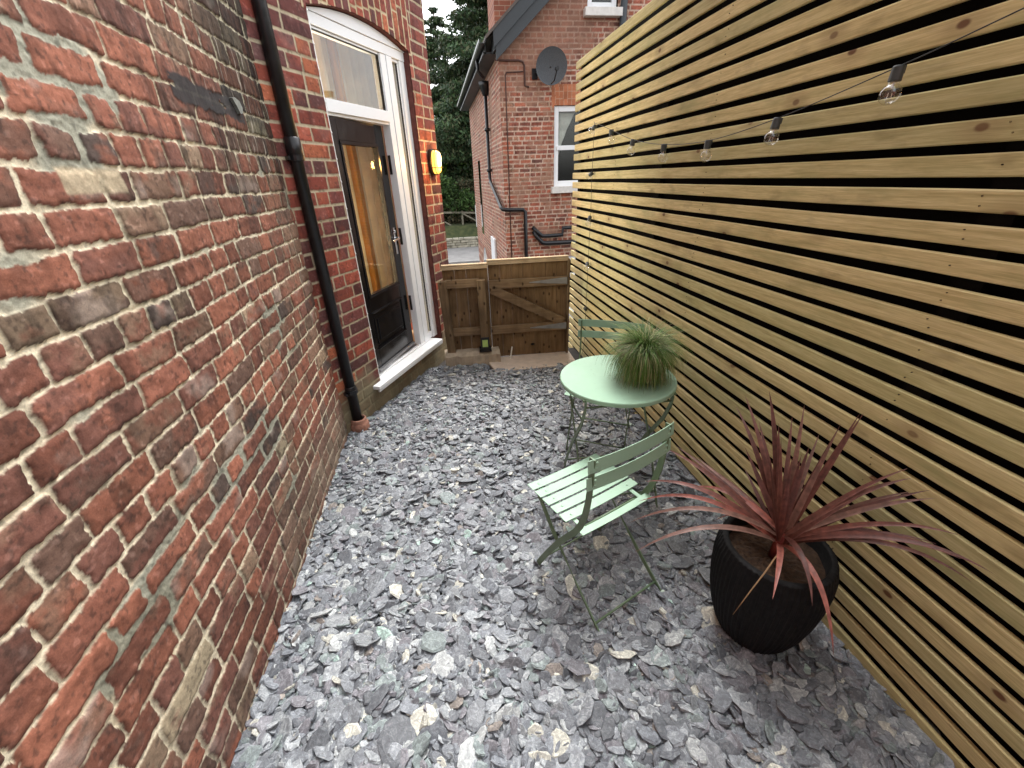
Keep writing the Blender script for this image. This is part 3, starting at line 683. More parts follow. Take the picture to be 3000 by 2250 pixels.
n1 = noise(t, 55, 6, va.outputs[0], .65); n1.inputs['Distortion'].default_value = 1.2; n2 = noise(t, 240, 4, va.outputs[0], .6)
r1_ = ramp(t, n1.outputs[0], [(.34, (.70, .70, .72)), (.50, (1, 1, 1)), (.62, (1.5, 1.5, 1.47)), (.74, (2.2, 2.17, 2.1))])
r2_ = ramp(t, n2.outputs[0], [(.35, (.86, .86, .86)), (.7, (1.16, 1.16, 1.16))])
c = mixc(t, a1.outputs[0], r1_.outputs[0], 1.0, 'MULTIPLY'); c = mixc(t, c, r2_.outputs[0], 1.0, 'MULTIPLY'); t.links.new(c, bb.inputs['Base Color'])
bump(t, bb, n1.outputs[0], .45, .004)
gv = np_mesh('slate_chippings', np.concatenate(allv), np.concatenate(quad), m_, None, smooth=False, attrs={'Col': np.concatenate(colr), 'rnd': np.concatenate(rnd)}, tris=np.concatenate(tri))
tag(gv, 'grey and purple slate chippings covering the whole passage floor', 'gravel', kind='stuff')

# ------------------------------------------------------------------ gate, side panel, kerb, slab
def wood_mat(name, lo, hi, axis_scale=(40, 40, 3), knots=True, green=0):
    m, t, b = mat(name, rough=.85, spec=.2)
    v = objvec(t, axis_scale); n = noise(t, 1, 6, v, .6); n.inputs['Distortion'].default_value = .6
    v2 = objvec(t, (5, 5, 3)); n2 = noise(t, 1, 5, v2, .6)
    r = ramp(t, n.outputs[0], [(.3, lo), (.7, hi)]); r2 = ramp(t, n2.outputs[0], [(.3, (.65, .62, .58)), (.7, (1.25, 1.2, 1.1))])
    c = mixc(t, r.outputs[0], r2.outputs[0], 1, 'MULTIPLY')
    if knots:
        vo = t.nodes.new('ShaderNodeTexVoronoi'); vo.voronoi_dimensions = '2D'; vo.inputs['Scale'].default_value = 1; t.links.new(objvec(t, (9, 5, 5), rot=(math.pi/2, 0, 0)), vo.inputs['Vector'])
        k = t.nodes.new('ShaderNodeMapRange'); k.inputs[1].default_value = .05; k.inputs[2].default_value = .11; k.inputs[3].default_value = .8; k.inputs[4].default_value = 0; t.links.new(vo.outputs['Distance'], k.inputs[0])
        c = mixc(t, c, (.03, .016, .010), k.outputs[0])
    t.links.new(c, b.inputs['Base Color']); bump(t, b, n.outputs[0], .4, .004); return m
M_BOARD = wood_mat('weathered_brown_board', (.135, .088, .047), (.235, .160, .090))
M_RAIL = wood_mat('weathered_rail', (.165, .115, .070), (.28, .205, .130), (3, 40, 40))
M_POST = wood_mat('weathered_post', (.115, .080, .050), (.205, .150, .092), (40, 40, 3))
M_CAPW = wood_mat('pale_cap_timber', (.38, .30, .20), (.56, .46, .33), (3, 40, 40), False)
M_GALV = vary('dull_galvanised_strap', (.26, .27, .27), .2, 12, .6, metal=.3)
# local frame of the gate line: origin at (0,4.06), x toward the fence
GA = math.atan2(-.075, 1.2)
pan = empty('side_panel', (0, 4.065, 0), GA); tag(pan, 'narrow fixed panel of brown boards between the bay wall and the gate', 'fence panel')
rs = random.Random(5)
b = MB(); x = -.012
for wd in (.115, .112, .108, .100):
    b.box((x+wd/2, .030+rs.uniform(-.002, .002), .49), (wd-(.003 if abs(x-.103) < .01 else .0004), .018, .86+rs.uniform(-.002, .002))); x += wd
b.build('boards', M_BOARD, pan, bev=.002)
b = MB(); b.box((.205, .018, .925), (.440, .055, .012)); b.box((.205, -.002, .901), (.440, .012, .032)); b.build('cap', M_CAPW, pan, bev=.002)
for z_ in (.755, .268): b = MB(); b.box((.170, -.010, z_), (.325, .045, .078)); b.build('rail', M_RAIL, pan, bev=.003)
b = MB(); b.box((-.005, -.030, .39), (.082, .07, .80), Matrix.Rotation(-.035, 3, 'Y')); b.build('post', M_POST, pan, bev=.004)
b = MB(); b.box((.350, -.050, .445), (.078, .078, .69)); b.build('post', M_POST, pan, bev=.004)
b = MB(); b.box((.350, -.050, .075), (.125, .125, .010)); b.box((.350, -.050, .145), (.086, .086, .15))
for a_ in (-.05, .05):
    for c_ in (-.05, .05): b.lathe([(0, .095), (.009, .094), (.009, .080)], (.350+a_, -.050+c_, 0), 6)
shoe = b.build('post_shoe', vary('shoe_black', (.012, .012, .012), .3, 30, .4), pan, bev=.001)
b = MB(); b.box((.350, -.0945, .155), (.055, .002, .075)); o = b.build('paper_tag', vary('tag_green', (.42, .60, .18), .08, 30, .6), pan)
gt_ = empty('garden_gate', (.42, 4.065-.42*.0625, 0), GA); tag(gt_, 'low brown boarded gate with diagonal brace and grey hinge straps', 'gate')
b = MB(); x = .008
while x < .775:
    wd = min(.112, .785-x); b.box((x+wd/2, .030+rs.uniform(-.002, .002), .445), (wd-.002, .018, .98+rs.uniform(-.003, .003))); x += wd
b.build('boards', M_BOARD, gt_, bev=.0015)
b = MB(); b.box((.395, .018, .952), (.79, .055, .012)); b.box((.395, -.002, .928), (.79, .012, .032)); b.build('cap', M_CAPW, gt_, bev=.002)
b = MB(); b.box((.392, -.004, .725), (.775, .040, .082)); b.build('rail', M_RAIL, gt_, bev=.003)
b = MB(); b.box((.392, -.004, .262), (.775, .040, .082)); b.build('rail', M_RAIL, gt_, bev=.003)
dx, dz = .735, -.385; L = math.hypot(dx, dz)
b = MB(); b.box((.385, -.006, .493), (L-.02, .036, .085), Matrix.Rotation(math.atan2(-dz, dx), 3, 'Y')); b.build('brace', M_RAIL, gt_, bev=.003)
for z_ in (.728, .265):
    b = MB()
    b.add([(.40, -.0265, z_-.003), (.40, -.0265, z_+.004), (.777, -.0265, z_+.034), (.777, -.0265, z_-.034), (.40, -.0305, z_-.003), (.40, -.0305, z_+.004), (.777, -.0305, z_+.034), (.777, -.0305, z_-.034)],
          [(0, 1, 2, 3), (7, 6, 5, 4), (0, 4, 5, 1), (1, 5, 6, 2), (2, 6, 7, 3), (3, 7, 4, 0)])
    for q in (.50, .60, .70): b.lathe([(0, -.036), (.007, -.034), (.007, -.030)], (0, 0, 0), 8, M=Matrix.Identity(3)) if False else b.box((q, -.032, z_+.002), (.012, .006, .012))
    b.build('hinge_strap', M_GALV, gt_)
b = MB(); b.box((.795, .01, .42), (.020, .06, 1.02)); b.build('hanging_stile', M_POST, gt_, bev=.002)
b = MB(); b.tube([(.235, .016, .300+.03*0), (.225, .012, .32)], .001, 6)
b = MB(); b.lathe([(.0, .0), (.018, .0), (.020, .004), (.020, .012), (.0, .014)], (.43, .010, .065), 20, M=None)
b.build('bolt_head', vary('dark_iron', (.02, .02, .02), .3, 30, .5, metal=.6), gt_)
# concrete kerb under the side panel
b = MB(); n = 14
vs_ = []
for i in range(n+1):
    x = -.07+.56*i/n; j = lambda a: rs.uniform(-a, a)
    vs_ += [(x, 3.945-.062*x+j(.010), -.14), (x, 3.950-.062*x+j(.008), .040+j(.008)), (x, 4.00-.06*x, .066+j(.004)), (x, 4.11-.06*x, .070+j(.003)), (x, 4.12-.06*x, -.14)]
fs_ = [(i*5+k, i*5+5+k, i*5+6+k, i*5+1+k) for i in range(n) for k in range(4)]+[(4, 3, 2, 1, 0), tuple(n*5+k for k in range(5))]
b.add(vs_, fs_); tag(b.build('concrete_kerb', vary('kerb_concrete', (.42, .35, .26), .25, 12, .95, bs=.7, bscale=50)), 'rough concrete kerb under the narrow panel and post', 'kerb')
b = MB(); b.add([(x, y, z) for z in (-.085, -.046) for x, y in ((.405, 3.690), (1.235, 3.665), (1.245, 4.035), (.345, 4.045))], [(3, 2, 1, 0), (4, 5, 6, 7), (0, 1, 5, 4), (1, 2, 6, 5), (2, 3, 7, 6), (3, 0, 4, 7)])
o = b.build('paving_slab', vary('buff_sandstone', (.60, .50, .41), .12, 14, .9, bs=.5, bscale=90), bev=.005); tag(o, 'flat buff paving slab lying in front of the gate', 'paving slab')
b = MB(); b.tube([(.60, 3.98, -.05), (.625, 3.995, .075)], .007, 8); tag(b.build('white_stick', vary('white_peg', (.75, .74, .68), .1, 30, .6)), 'small white plastic stick leaning against the foot of the gate', 'stick')

# ------------------------------------------------------------------ bistro furniture
m_, t, bb = mat('sage_green_powder_coat', (.30, .50, .27), .42, spec=.4)
v = objvec(t); n = noise(t, 9, 5, v); r = ramp(t, n.outputs[0], [(.3, (.33, .515, .375)), (.7, (.365, .555, .41))]); ns_ = noise(t, 45, 5, v, .7); rd_ = ramp(t, ns_.outputs[0], [(.60, (1, 1, 1)), (.76, (.80, .76, .68))]); t.links.new(mixc(t, r.outputs[0], rd_.outputs[0], 1, 'MULTIPLY'), bb.inputs['Base Color']); rg_ = t.nodes.new('ShaderNodeMapRange'); rg_.inputs[3].default_value = .34; rg_.inputs[4].default_value = .58; t.links.new(ns_.outputs[0], rg_.inputs[0]); t.links.new(rg_.outputs[0], bb.inputs['Roughness']); bump(t, bb, noise(t, 700, 3, v).outputs[0], .08, .001)
M_SAGE = m_
m_, t, bb = mat('sage_green_shaded', (.15, .22, .13), .45, spec=.4); n = noise(t, 12, 5, objvec(t)); r = ramp(t, n.outputs[0], [(.3, (.125, .19, .110)), (.7, (.165, .245, .145))]); t.links.new(r.outputs[0], bb.inputs['Base Color']); M_SAGE_SHADE = m_  # same sage paint, darkened so the colour carries shading on the frames
M_CAPF = vary('pale_foot_cap', (.55, .66, .58), .1, 40, .5)
def build_chair(loc, rot, label):
    R_ = empty('bistro_chair', loc, rot)
    tag(R_, label, 'chair', 'folding metal bistro chairs')
    def slat_h(y, L, wd, z=.45, sag=.006):
        b = MB(); b.bar([(x, y, z-sag*(1-(2*x/L)**2)+.002) for x in [(-.5+i/10)*L for i in range(11)]], wd, .0030, (0, 1, 0)); return b
    for y in (.160, .104, .048, -.008, -.064):
        b = slat_h(y, .400, .0455)
        for sx_ in (-.155, .155): b.lathe([(0, .0045), (.005, .003), (.006, .0015)], (sx_, y, .4495), 10)
        b.build('seat_slat', M_SAGE, R_, bev=.0006)
    slat_h(-.158, .375, .032, .446).build('seat_slat', M_SAGE, R_, bev=.0006)
    b = MB()
    for sx_ in (-.155, .155): b.bar([(sx_, .180, .440), (sx_, -.172, .440)], .018, .004, (1, 0, 0))
    b.build('seat_rail', M_SAGE, R_)
    b = MB(); b.tube([(-.19, -.125, .425), (.19, -.125, .425)], .0055, 8); b.build('hinge_rod', M_SAGE_SHADE, R_, smooth=True)
    for (zc, yb) in ((.798, -.208), (.722, -.205)):
        b = MB(); b.bar([(x, yb-.016*(1-(2*x/.42)**2), zc) for x in [(-.5+i/12)*.425 for i in range(13)]], .051, .0028, (0, .12, 1))
        for sx_ in (-.180, .180):
            for dz in (-.011, .011): b.lathe([(0, .004), (.005, .003), (.006, .0)], (sx_, yb-.006, zc+dz), 10, M=Matrix.Rotation(math.pi/2, 3, 'X'))
        b.build('back_slat', M_SAGE_SHADE if False else M_SAGE, R_, bev=.0006)
    for sg in (-1, 1):
        b = MB()
        pts = [(-.201, .822), (-.200, .76), (-.197, .68), (-.190, .61), (-.178, .55), (-.160, .49), (-.130, .43), (-.085, .365), (-.03, .285), (.04, .165), (.10, .055), (.128, .0)]
        b.bar([(sg*.188, y, z) for y, z in pts], .026, .0060, (0, 1, .15) if False else (0, 1, 0)); b.build('leg', M_SAGE_SHADE, R_, bev=.0008)
        b = MB(); b.bar([(sg*.172, .150, .436), (sg*.174, .02, .285), (sg*.176, -.15, .125), (sg*.178, -.300, -.004)], .018, .0060, (0, 1, 1)); b.build('leg', M_SAGE_SHADE, R_, bev=.0008)
        b = MB(); b.box((sg*.180, -.316, .006), (.018, .034, .014)); b.build('foot_cap', M_CAPF, R_, bev=.003)
    b = MB(); b.tube([(-.178, -.262, .032), (.178, -.262, .032)], .0050, 8); b.build('stretcher', M_SAGE_SHADE, R_, smooth=True)
    b = MB(); b.tube([(-.188, .092, .070), (.188, .092, .070)], .0042, 8); b.build('stretcher', M_SAGE_SHADE, R_, smooth=True)
    return R_
build_chair((.520, 1.325, -.010), math.radians(22.4), 'near sage green folding chair between the table and the black pot, its back to us')
build_chair((.930, 2.275, -.028), math.radians(180-31), 'far sage green folding chair tucked behind the table against the fence')

tb = empty('bistro_table', (.832, 1.835, -.015), math.radians(-4)); tag(tb, 'round sage green metal bistro table with crossed folding legs beside the fence', 'table')
TR = .294
b = MB(); b.lathe([(0, .722), (.10, .7222), (TR-.022, .7228), (TR-.010, .7265), (TR-.003, .7262), (TR, .722), (TR, .706), (TR-.003, .7035), (TR-.006, .706), (TR-.008, .716), (0, .716)], (0, 0, 0), 96)
b.build('tabletop', M_SAGE, tb, smooth=True)
o = tb.children[0]; o.data.polygons.foreach_set('use_smooth', [True]*len(o.data.polygons)); md = o.modifiers.new('es', 'EDGE_SPLIT'); md.split_angle = math.radians(35)
for sg in (-1, 1):
    for d_ in (-1, 1):
        b = MB()
        xs0 = sg*(.215 if d_ > 0 else .207)
        pts = [(-.195, .700), (-.185, .64), (-.135, .54), (-.045, .42), (.0, .362), (.045, .305), (.12, .19), (.19, .07), (.225, 0.0)]
        b.bar([(xs0, d_*y, z) for y, z in pts], .024 if d_ > 0 else .018, .006, (0, 1, 0)); b.build('leg', M_SAGE_SHADE, tb, bev=.0008)
for y_, z_ in ((.175, .09), (-.175, .09), (-.19, .665), (.19, .665)): b = MB(); b.tube([(-.213, y_, z_), (.213, y_, z_)], .0045, 8); b.build('stretcher', M_SAGE_SHADE, tb, smooth=True)
for y_ in (-.19, .19): b = MB(); b.box((0, y_, .707), (.46, .022, .010)); b.build('top_bracket', M_SAGE_SHADE, tb)

# ------------------------------------------------------------------ grass in a small pot on the table
TZ = .7115
pot2 = empty('small_pot', (.945, 1.785, TZ)); tag(pot2, 'small brown pot nearly hidden under green sedge on the table', 'pot')
b = MB(); b.lathe([(0, .0), (.052, .0), (.058, .004), (.072, .100), (.077, .102), (.078, .118), (.070, .119), (.068, .105), (0, .103)], (0, 0, 0), 36); b.build('pot_body', vary('brown_clay', (.30, .18, .08), .25, 18, .8), pot2, smooth=True)
def blades(name, n, m_, loc, seed, fn):
    rs = np.random.RandomState(seed); V_ = []; Q = []; Cc = []; base = 0
    for i in range(n):
        pts, wd, side, col = fn(rs)
        k = len(pts)
        for j, p in enumerate(pts):
            f = j/(k-1); w_ = wd*(1-f**1.6)*(.75+.25*min(1, f*4))+.00015
            V_ += [p-side*w_, p+side*w_]; Cc += [col*(1+.25*f)]*2
        for j in range(k-1): a = base+2*j; Q.append((a, a+1, a+3, a+2))
        base += 2*k
    return np.array(V_), Q, np.array(Cc)
mg, t, bb = mat('sedge_blade', rough=.5, spec=.3); a1 = t.nodes.new('ShaderNodeAttribute'); a1.attribute_name = 'Col'; t.links.new(a1.outputs[0], bb.inputs['Base Color'])
def sedge(rs):
    az = rs.uniform(0, 2*np.pi); L = rs.uniform(.15, .29); lean = abs(rs.normal(.62, .40))
    if rs.rand() < .25: lean = rs.uniform(0, .5)
    o_ = np.array([np.cos(az), np.sin(az), 0]); r0 = rs.uniform(0, .05); a0 = rs.uniform(0, 6.28)
    p = np.array([r0*np.cos(a0), r0*np.sin(a0), .105]); th = lean*.5; pts = [p.copy()]; n = 9; drop = rs.uniform(2.3, 3.6)
    for j in range(n):
        f = (j+1)/n; a = min(th+drop*f**1.15*(.50+lean), 2.98-.25*(1-f))
        p = p+(o_*math.sin(a)+np.array([0, 0, math.cos(a)]))*L/n+rs.normal(0, .0009, 3)
        if p[2] < .006: p[2] = .006
        pts.append(p.copy())
    side = np.array([-o_[1], o_[0], 0])+rs.normal(0, .3, 3); side /= np.linalg.norm(side)
    g = rs.rand(); col = np.array([.034, .088, .014])*(1-g)+np.array([.13, .22, .045])*g
    if rs.rand() < .24: col = np.array([.42, .38, .21])*rs.uniform(.45, 1.1)
    return pts, rs.uniform(.0009, .0019), side, col
v_, q_, c_ = blades('x', 4200, mg, None, 21, sedge)
o = np_mesh('sedge_plant', v_, q_, mg, None, smooth=False, attrs={'Col': c_}); o.location = (.945, 1.785, TZ)
tag(o, 'mop of fine green sedge blades spilling over the round table', 'plant')

# ------------------------------------------------------------------ ribbed black planter and red cordyline
pot = empty('ribbed_planter', (1.078, .908, -.012)); tag(pot, 'tall black ribbed planter standing in front of the fence', 'planter')
def rib(q, r, z): return r*(1+.026*max(0, math.cos(q*64))**.6) if r > .1 and z < .440 else r
prof = [(0, 0), (.110, 0), (.120, .006), (.140, .05), (.162, .12), (.178, .20), (.187, .28), (.190, .35), (.187, .41), (.181, .440)]
b = MB(); b.lathe(prof, (0, 0, 0), 504, fn=rib)
def scal(q, r, z): return r*(1+.014*max(0, math.cos(q*64))**.6)
b.lathe([(.181, .440), (.178, .452)], (0, 0, 0), 504, fn=scal)
b.lathe([(.178, .452), (.175, .456), (.160, .457), (.157, .452), (.154, .36), (0, .355)], (0, 0, 0), 504, fn=lambda q, r, z: r*(1+.014*max(0, math.cos(q*64))**.6) if r > .17 and z < .454 else r)
m_, t, bb = mat('matt_black_fibre_clay', (.012, .012, .013), .75, spec=.25); v = objvec(t); n = noise(t, 60, 5, v); sx = t.nodes.new('ShaderNodeSeparateXYZ'); t.links.new(v, sx.inputs[0])
r = ramp(t, n.outputs[0], [(.35, (.005, .005, .006)), (.75, (.014, .014, .014))]); t.links.new(r.outputs[0], bb.inputs['Base Color']); bump(t, bb, n.outputs[0], .3, .003)
b.build('pot_body', m_, pot, smooth=True)
b = MB(); rs = np.random.RandomState(3)
vs_ = [(0, 0, .405)]; nr = 9; na = 40
for i in range(1, nr+1):
    for k in range(na): q = 2*math.pi*k/na; r_ = .1545*i/nr; vs_.append((r_*math.cos(q), r_*math.sin(q), .400+rs.uniform(-.005, .006)))
fs_ = [(0, 1+k, 1+(k+1) % na) for k in range(na)]+[(1+(i-1)*na+k, 1+i*na+k, 1+i*na+(k+1) % na, 1+(i-1)*na+(k+1) % na) for i in range(1, nr) for k in range(na)]
b.add(vs_, fs_); b.build('soil', vary('brown_compost', (.055, .030, .016), .5, 70, .98, bs=1, bscale=160), pot)
cord = empty('cordyline', (1.076, .905, .39)); tag(cord, 'red leaved cordyline with long spiky blades growing in the black planter', 'plant')
co_ = Vector(cord.location)
TIPS = [((1.105, 1.151, .938), .5), ((1.105, 1.257, .864), .4), ((1.108, 1.296, .796), .4), ((1.171, 1.06, .922), .3), ((1.249, .926, .956), 0), ((1.262, .946, .940), 0), ((1.251, .983, .88), .0), ((1.253, 1.044, .8), .1),
        ((1.108, .958, .799), 0), ((1.057, 1.002, .841), 0), ((.879, 1.31, .628), .3), ((.963, 1.281, .578), .3), ((.937, 1.223, .473), .8), ((1.01, 1.288, .526), .3), ((.655, 1.152, .508), 1.1), ((.58, 1.001, .415), 1.0),
        ((.932, 1.066, .43), 1.4), ((.869, .691, .496), .9), ((.996, .670, .460), 1.2), ((1.022, .582, .350), 1.5), ((1.320, .800, .825), .5), ((1.325, .784, .80), .6), ((1.325, .73, .800), .45), ((1.320, .707, .79), .5),
        ((1.312, .652, .671), .7), ((1.311, .591, .679), .8), ((1.312, .526, .700), .9), ((1.238, .844, .533), .8), ((1.143, 1.2, .775), .2), ((1.212, 1.131, .831), .1), ((1.097, 1.163, .587), .2), ((1.15, 1.09, .70), .1), ((1.02, 1.10, .74), .1), ((1.16, .99, .77), 0), ((1.09, 1.06, .86), 0)]
rq = np.random.RandomState(14)
TIPS += [((1.322, .770, .760), .55), ((1.318, .62, .735), .75), ((1.310, .55, .640), 1.0), ((1.300, .70, .62), .9), ((.60, 1.10, .46), 1.0), ((.70, 1.20, .56), .9), ((.80, 1.27, .66), .5)]
for _ in range(8):
    a_ = rq.uniform(0, 6.28); tl2 = rq.uniform(.05, .6); l_ = rq.uniform(.28, .46); TIPS.append(((1.076+l_*math.sin(tl2)*math.cos(a_)*.8, .905+l_*math.sin(tl2)*math.sin(a_), .475+l_*math.cos(tl2)), tl2*.25))
V_ = []; Q = []; Cc = []; rs = np.random.RandomState(6); base = 0
for i, (tp, droop) in enumerate(TIPS):
    tip = np.array(tp)-np.array(co_); az = rs.uniform(0, 6.28)
    dirh = tip.copy(); dirh[2] = 0; dirh /= (np.linalg.norm(dirh)+1e-6)
    b0 = np.array([0, 0, .085+rs.uniform(-.02, .035)])+dirh*.012
    L = np.linalg.norm(tip-b0); mid = (b0+tip)/2+np.array([0, 0, .17*droop*L/.45])+dirh*.02*droop
    wd = .0104*rs.uniform(.8, 1.15)*(1 if L > .3 else .9)
    if i == 16: wd *= .6
    view = np.array([0-1.08, 0-.9, 1.66-.5]); view /= np.linalg.norm(view)
    tw = rs.uniform(-.8, .8); pts = []; n = 18
    col = np.array([(.150, .048, .034), (.19, .072, .052), (.12, .038, .027), (.24, .130, .10)][i % 4])*rs.uniform(.85, 1.2)
    if tp[2] < .52 and rs.rand() < .6: col = np.array([.36, .115, .085])
    for j in range(n+1):
        f = j/n; p = (1-f)**2*b0+2*f*(1-f)*mid+f*f*tip
        tg = 2*(1-f)*(mid-b0)+2*f*(tip-mid); tg /= np.linalg.norm(tg)
        up_ = np.array([0, 0, 1.])*.8+view*.8+np.array([math.cos(az), math.sin(az), 0])*.5*tw; sd_ = np.cross(tg, up_); sd_ /= np.linalg.norm(sd_); nn = np.cross(sd_, tg)
        w_ = wd*min(1, .45+f*3.2)*(1-max(0, (f-.25)/.75)**1.7)+.0003
        fold = nn*w_*.35
        V_ += [p-sd_*w_+fold, p, p+sd_*w_+fold]; cf = col*(1-.25*f)+np.array([.08, .05, .05])*f
        Cc += [cf*1.05, cf*.75, cf*1.1]
    for j in range(n):
        a = base+3*j; Q += [(a, a+1, a+4, a+3), (a+1, a+2, a+5, a+4)]
    base += 3*(n+1)
mc, t, bb = mat('red_leaf', rough=.42, spec=.45); a1 = t.nodes.new('ShaderNodeAttribute'); a1.attribute_name = 'Col'
bb.inputs['Roughness'].default_value = .5; n = noise(t, 45, 6, objvec(t)); r = ramp(t, n.outputs[0], [(.3, (.6, .6, .6)), (.7, (1.35, 1.3, 1.25))]); t.links.new(mixc(t, a1.outputs[0], r.outputs[0], 1, 'MULTIPLY'), bb.inputs['Base Color'])
np_mesh('leaves', V_, Q, mc, cord, smooth=True, attrs={'Col': np.array(Cc)})
b = MB(); b.tube([(0, 0, .0), (0, 0, .05), (.002, .002, .11)], [.020, .018, .010], 12); b.build('stem', vary('red_stem', (.20, .035, .025), .3, 30, .6), cord, smooth=True)
b = MB(); b.tube([(-.01, -.02, .06), (-.06, -.06, .09), (-.13, -.10, .075), (-.20, -.13, .03), (-.255, -.145, -.05)], [.0022, .0028, .0025, .002, .0008], 6); b.build('dry_leaf', vary('dry_leaf_tan', (.30, .18, .09), .2, 40, .8), cord, smooth=True)

# ------------------------------------------------------------------ festoon lights on the fence
BX = XF-.045
sl_ = empty('string_lights', (BX, 2.2, 1.75)); tag(sl_, 'dark cable with clear round bulbs hung along the slatted fence and down its far end', 'string lights')
so_ = Vector(sl_.location)
BP = [(BX, .400, 2.075), (BX, .969, 1.950), (BX, 1.231, 1.895), (BX, 1.670, 1.820), (BX, 2.105, 1.778), (BX, 2.54, 1.790), (BX, 2.966, 1.845), (BX, 3.357, 1.935), (BX, 3.700, 2.010)]
VP_ = [(BX+.02, 3.775, 1.99), (BX+.02, 3.785, 1.66), (BX+.02, 3.775, 1.318), (BX+.02, 3.785, .915), (BX+.02, 3.790, .485), (BX+.02, 3.80, .12), (BX-.02, 3.77, -.02), (BX-.10, 3.72, -.045)]
def smoothpath(P, k=6):
    P = [Vector(p) for p in P]; out = []
    for i in range(len(P)-1):
        p0 = P[max(i-1, 0)]; p1 = P[i]; p2 = P[i+1]; p3 = P[min(i+2, len(P)-1)]
        for j in range(k):
            f = j/k; out.append(.5*((2*p1)+(p2-p0)*f+(2*p0-5*p1+4*p2-p3)*f*f+(3*p1-p0-3*p2+p3)*f**3))
    out.append(P[-1]); return out
M_CABLE = vary('black_cable', (.012, .012, .012), .3, 30, .5); M_SOCK = vary('grey_socket', (.05, .062, .066), .3, 30, .4)
b = MB(); b.tube([Vector(p)-so_ for p in smoothpath([(BX, -.3, 2.30)]+BP+VP_)], .0017, 6); b.build('cable', M_CABLE, sl_, smooth=True)
M_BULB = glass_mat('clear_bulb_glass', (.98, .98, .97), 1.9, .04)
sock = MB(); sock.lathe([(0, .016), (.013, .014), (.0150, .010), (.0160, -.018), (.0160, -.023), (0, -.023)], (0, 0, 0), 20); sock.box((.012, 0, .005), (.012, .014, .020))
bulbm = MB(); bulbm.lathe([(.0125, -.022), (.0130, -.027)]+[(.0265*math.sin(a), -.053+.0265*math.cos(a)) for a in [.5+.264*i for i in range(10)]]+[(0, -.0795)], (0, 0, 0), 28)
filam = MB(); filam.tube([(0, 0, -.022), (0, 0, -.040)], .002, 8); filam.tube([(-.006, 0, -.05), (-.008, 0, -.07), (-.003, 0, -.076), (.003, 0, -.07), (.008, 0, -.076), (.006, 0, -.05)], .0007, 5)
proto = None
hang = [(p, 0.0, 0.0) for p in BP[1:8]]
allb = [((BX, p[1], p[2]), 0, random.uniform(-.15, .15)) for p in BP[2:8]]+[((BX-.005, 3.705, 1.998), 1.2, .3)]+[((BX+.012, 3.785, 1.665), 1.3, .2), ((BX+.012, 3.775, 1.320), -.5, .4), ((BX+.012, 3.785, .920), -.9, .5), ((BX+.012, 3.79, .490), .5, -.8)]
for i, (p, tx, ty) in enumerate(allb):
    if proto is None:
        s_ = sock.build('bulb', M_SOCK, sl_, bev=.0008); g_ = bulbm.build('glass_globe', M_BULB, s_, smooth=True); f_ = filam.build('filament', vary('filament_metal', (.5, .45, .38), .1, 10, .3, metal=.8), s_)
        proto = s_; c = s_
    else: c = copy_tree(proto, sl_)
    c.location = Vector(p)-so_+Vector((0, 0, -.012)); c.rotation_euler = (tx, ty, 0)
b = MB(); b.box((0, 0, 0), (.03, .05, .035)); b.tube([(0, 0, .0), (-.01, .02, .05), (.01, .03, .09), (.02, .0, .12)], .002, 6); b.tube([(0, 0, 0), (-.03, -.02, .03), (-.02, .02, .06), (.01, .0, .03)], .002, 6)
o = b.build('cable_plug', M_CABLE, None, bev=.002); o.location = (XF-.09, 3.55, -.03); tag(o, 'black cable plug lying at the foot of the fence beside the slab', 'plug')

# ------------------------------------------------------------------ neighbour's house
NYY = 9.0; NXC = 1.372
nb = empty('neighbour_house', (NXC, NYY, -1.5)); no = Vector(nb.location)
tag(nb, 'neighbouring red brick gabled house beyond the gate with dark bargeboard', 'house')
sl_t = .86
def verge(x): return 3.57+(x-1.42)*sl_t
us = axis([(NXC, 4.6, .0115), (4.6, 8.5, .06)]); vs = axis([(-1.5, -.2, .05), (-.2, 4.75, .0115), (4.75, 9.0, .06)])
U, V, Hh, C, m, idz = brickwork(us, vs, .0778, .222, FAR, 33, rows=lambda k: 'H' if k % 4 == 1 else 'S')
# smeared pointing on the upper left of the gable and blotches
sm_ = sstep(.0, .5, V-2.95-.55*(U-1.9)+.9*(fbm(U*2, V*2, 71, 3)-.5)); sm_ = sm_*(1-sstep(2.9, 3.5, U))
C = lerp(C, np.array([.27, .150, .105])*(.75+.5*fbm(U*6, V*6, 72, 4))[..., None], sm_*.7)
bl = sstep(.58, .66, fbm(U*3.5+3, V*5, 73, 4)); C = lerp(C, np.array([.34, .195, .135])*(.8+.4*fbm(U*20, V*20, 74, 3))[..., None], bl*.65)
wn = [(2.39, 3.30, 1.44, 2.81), (2.34, 3.3, -1.2, .06), (2.96, 3.50, 4.21, 5.3)]
hole = np.zeros(U.shape, bool)
for (a, b_, c_, d_) in wn: hole |= (U > a) & (U < b_) & (V > c_) & (V < d_)
arc = (U > 2.335) & (U < 3.35) & (V > 2.79) & (V < 3.14)
kk = np.floor((U-2.335-(U-2.8)*(V-2.8)*.22)/.076); fr_ = (U-2.335-(U-2.8)*(V-2.8)*.22)/.076-kk; jj = (fr_ < .13) | (np.abs((V-2.79) % .118-.004) < .006)*(h01(kk.astype(int), kk.astype(int)*0, 5) > .5)
ac = np.array([.46, .17, .085])*(.75+.5*h01(kk.astype(int), np.floor((V-2.79)/.118).astype(int), 77))[..., None]; ac = np.where(jj[..., None], np.array([.5, .3, .2]), ac); C = np.where(arc[..., None], ac, C)
keep = (V < verge(U)+.12) & ~hole
kf = keep[:-1, :-1] & keep[1:, :-1] & keep[:-1, 1:] & keep[1:, 1:]
co = np.stack([U, NYY-Hh, V], -1).reshape(-1, 3)-np.array(no)
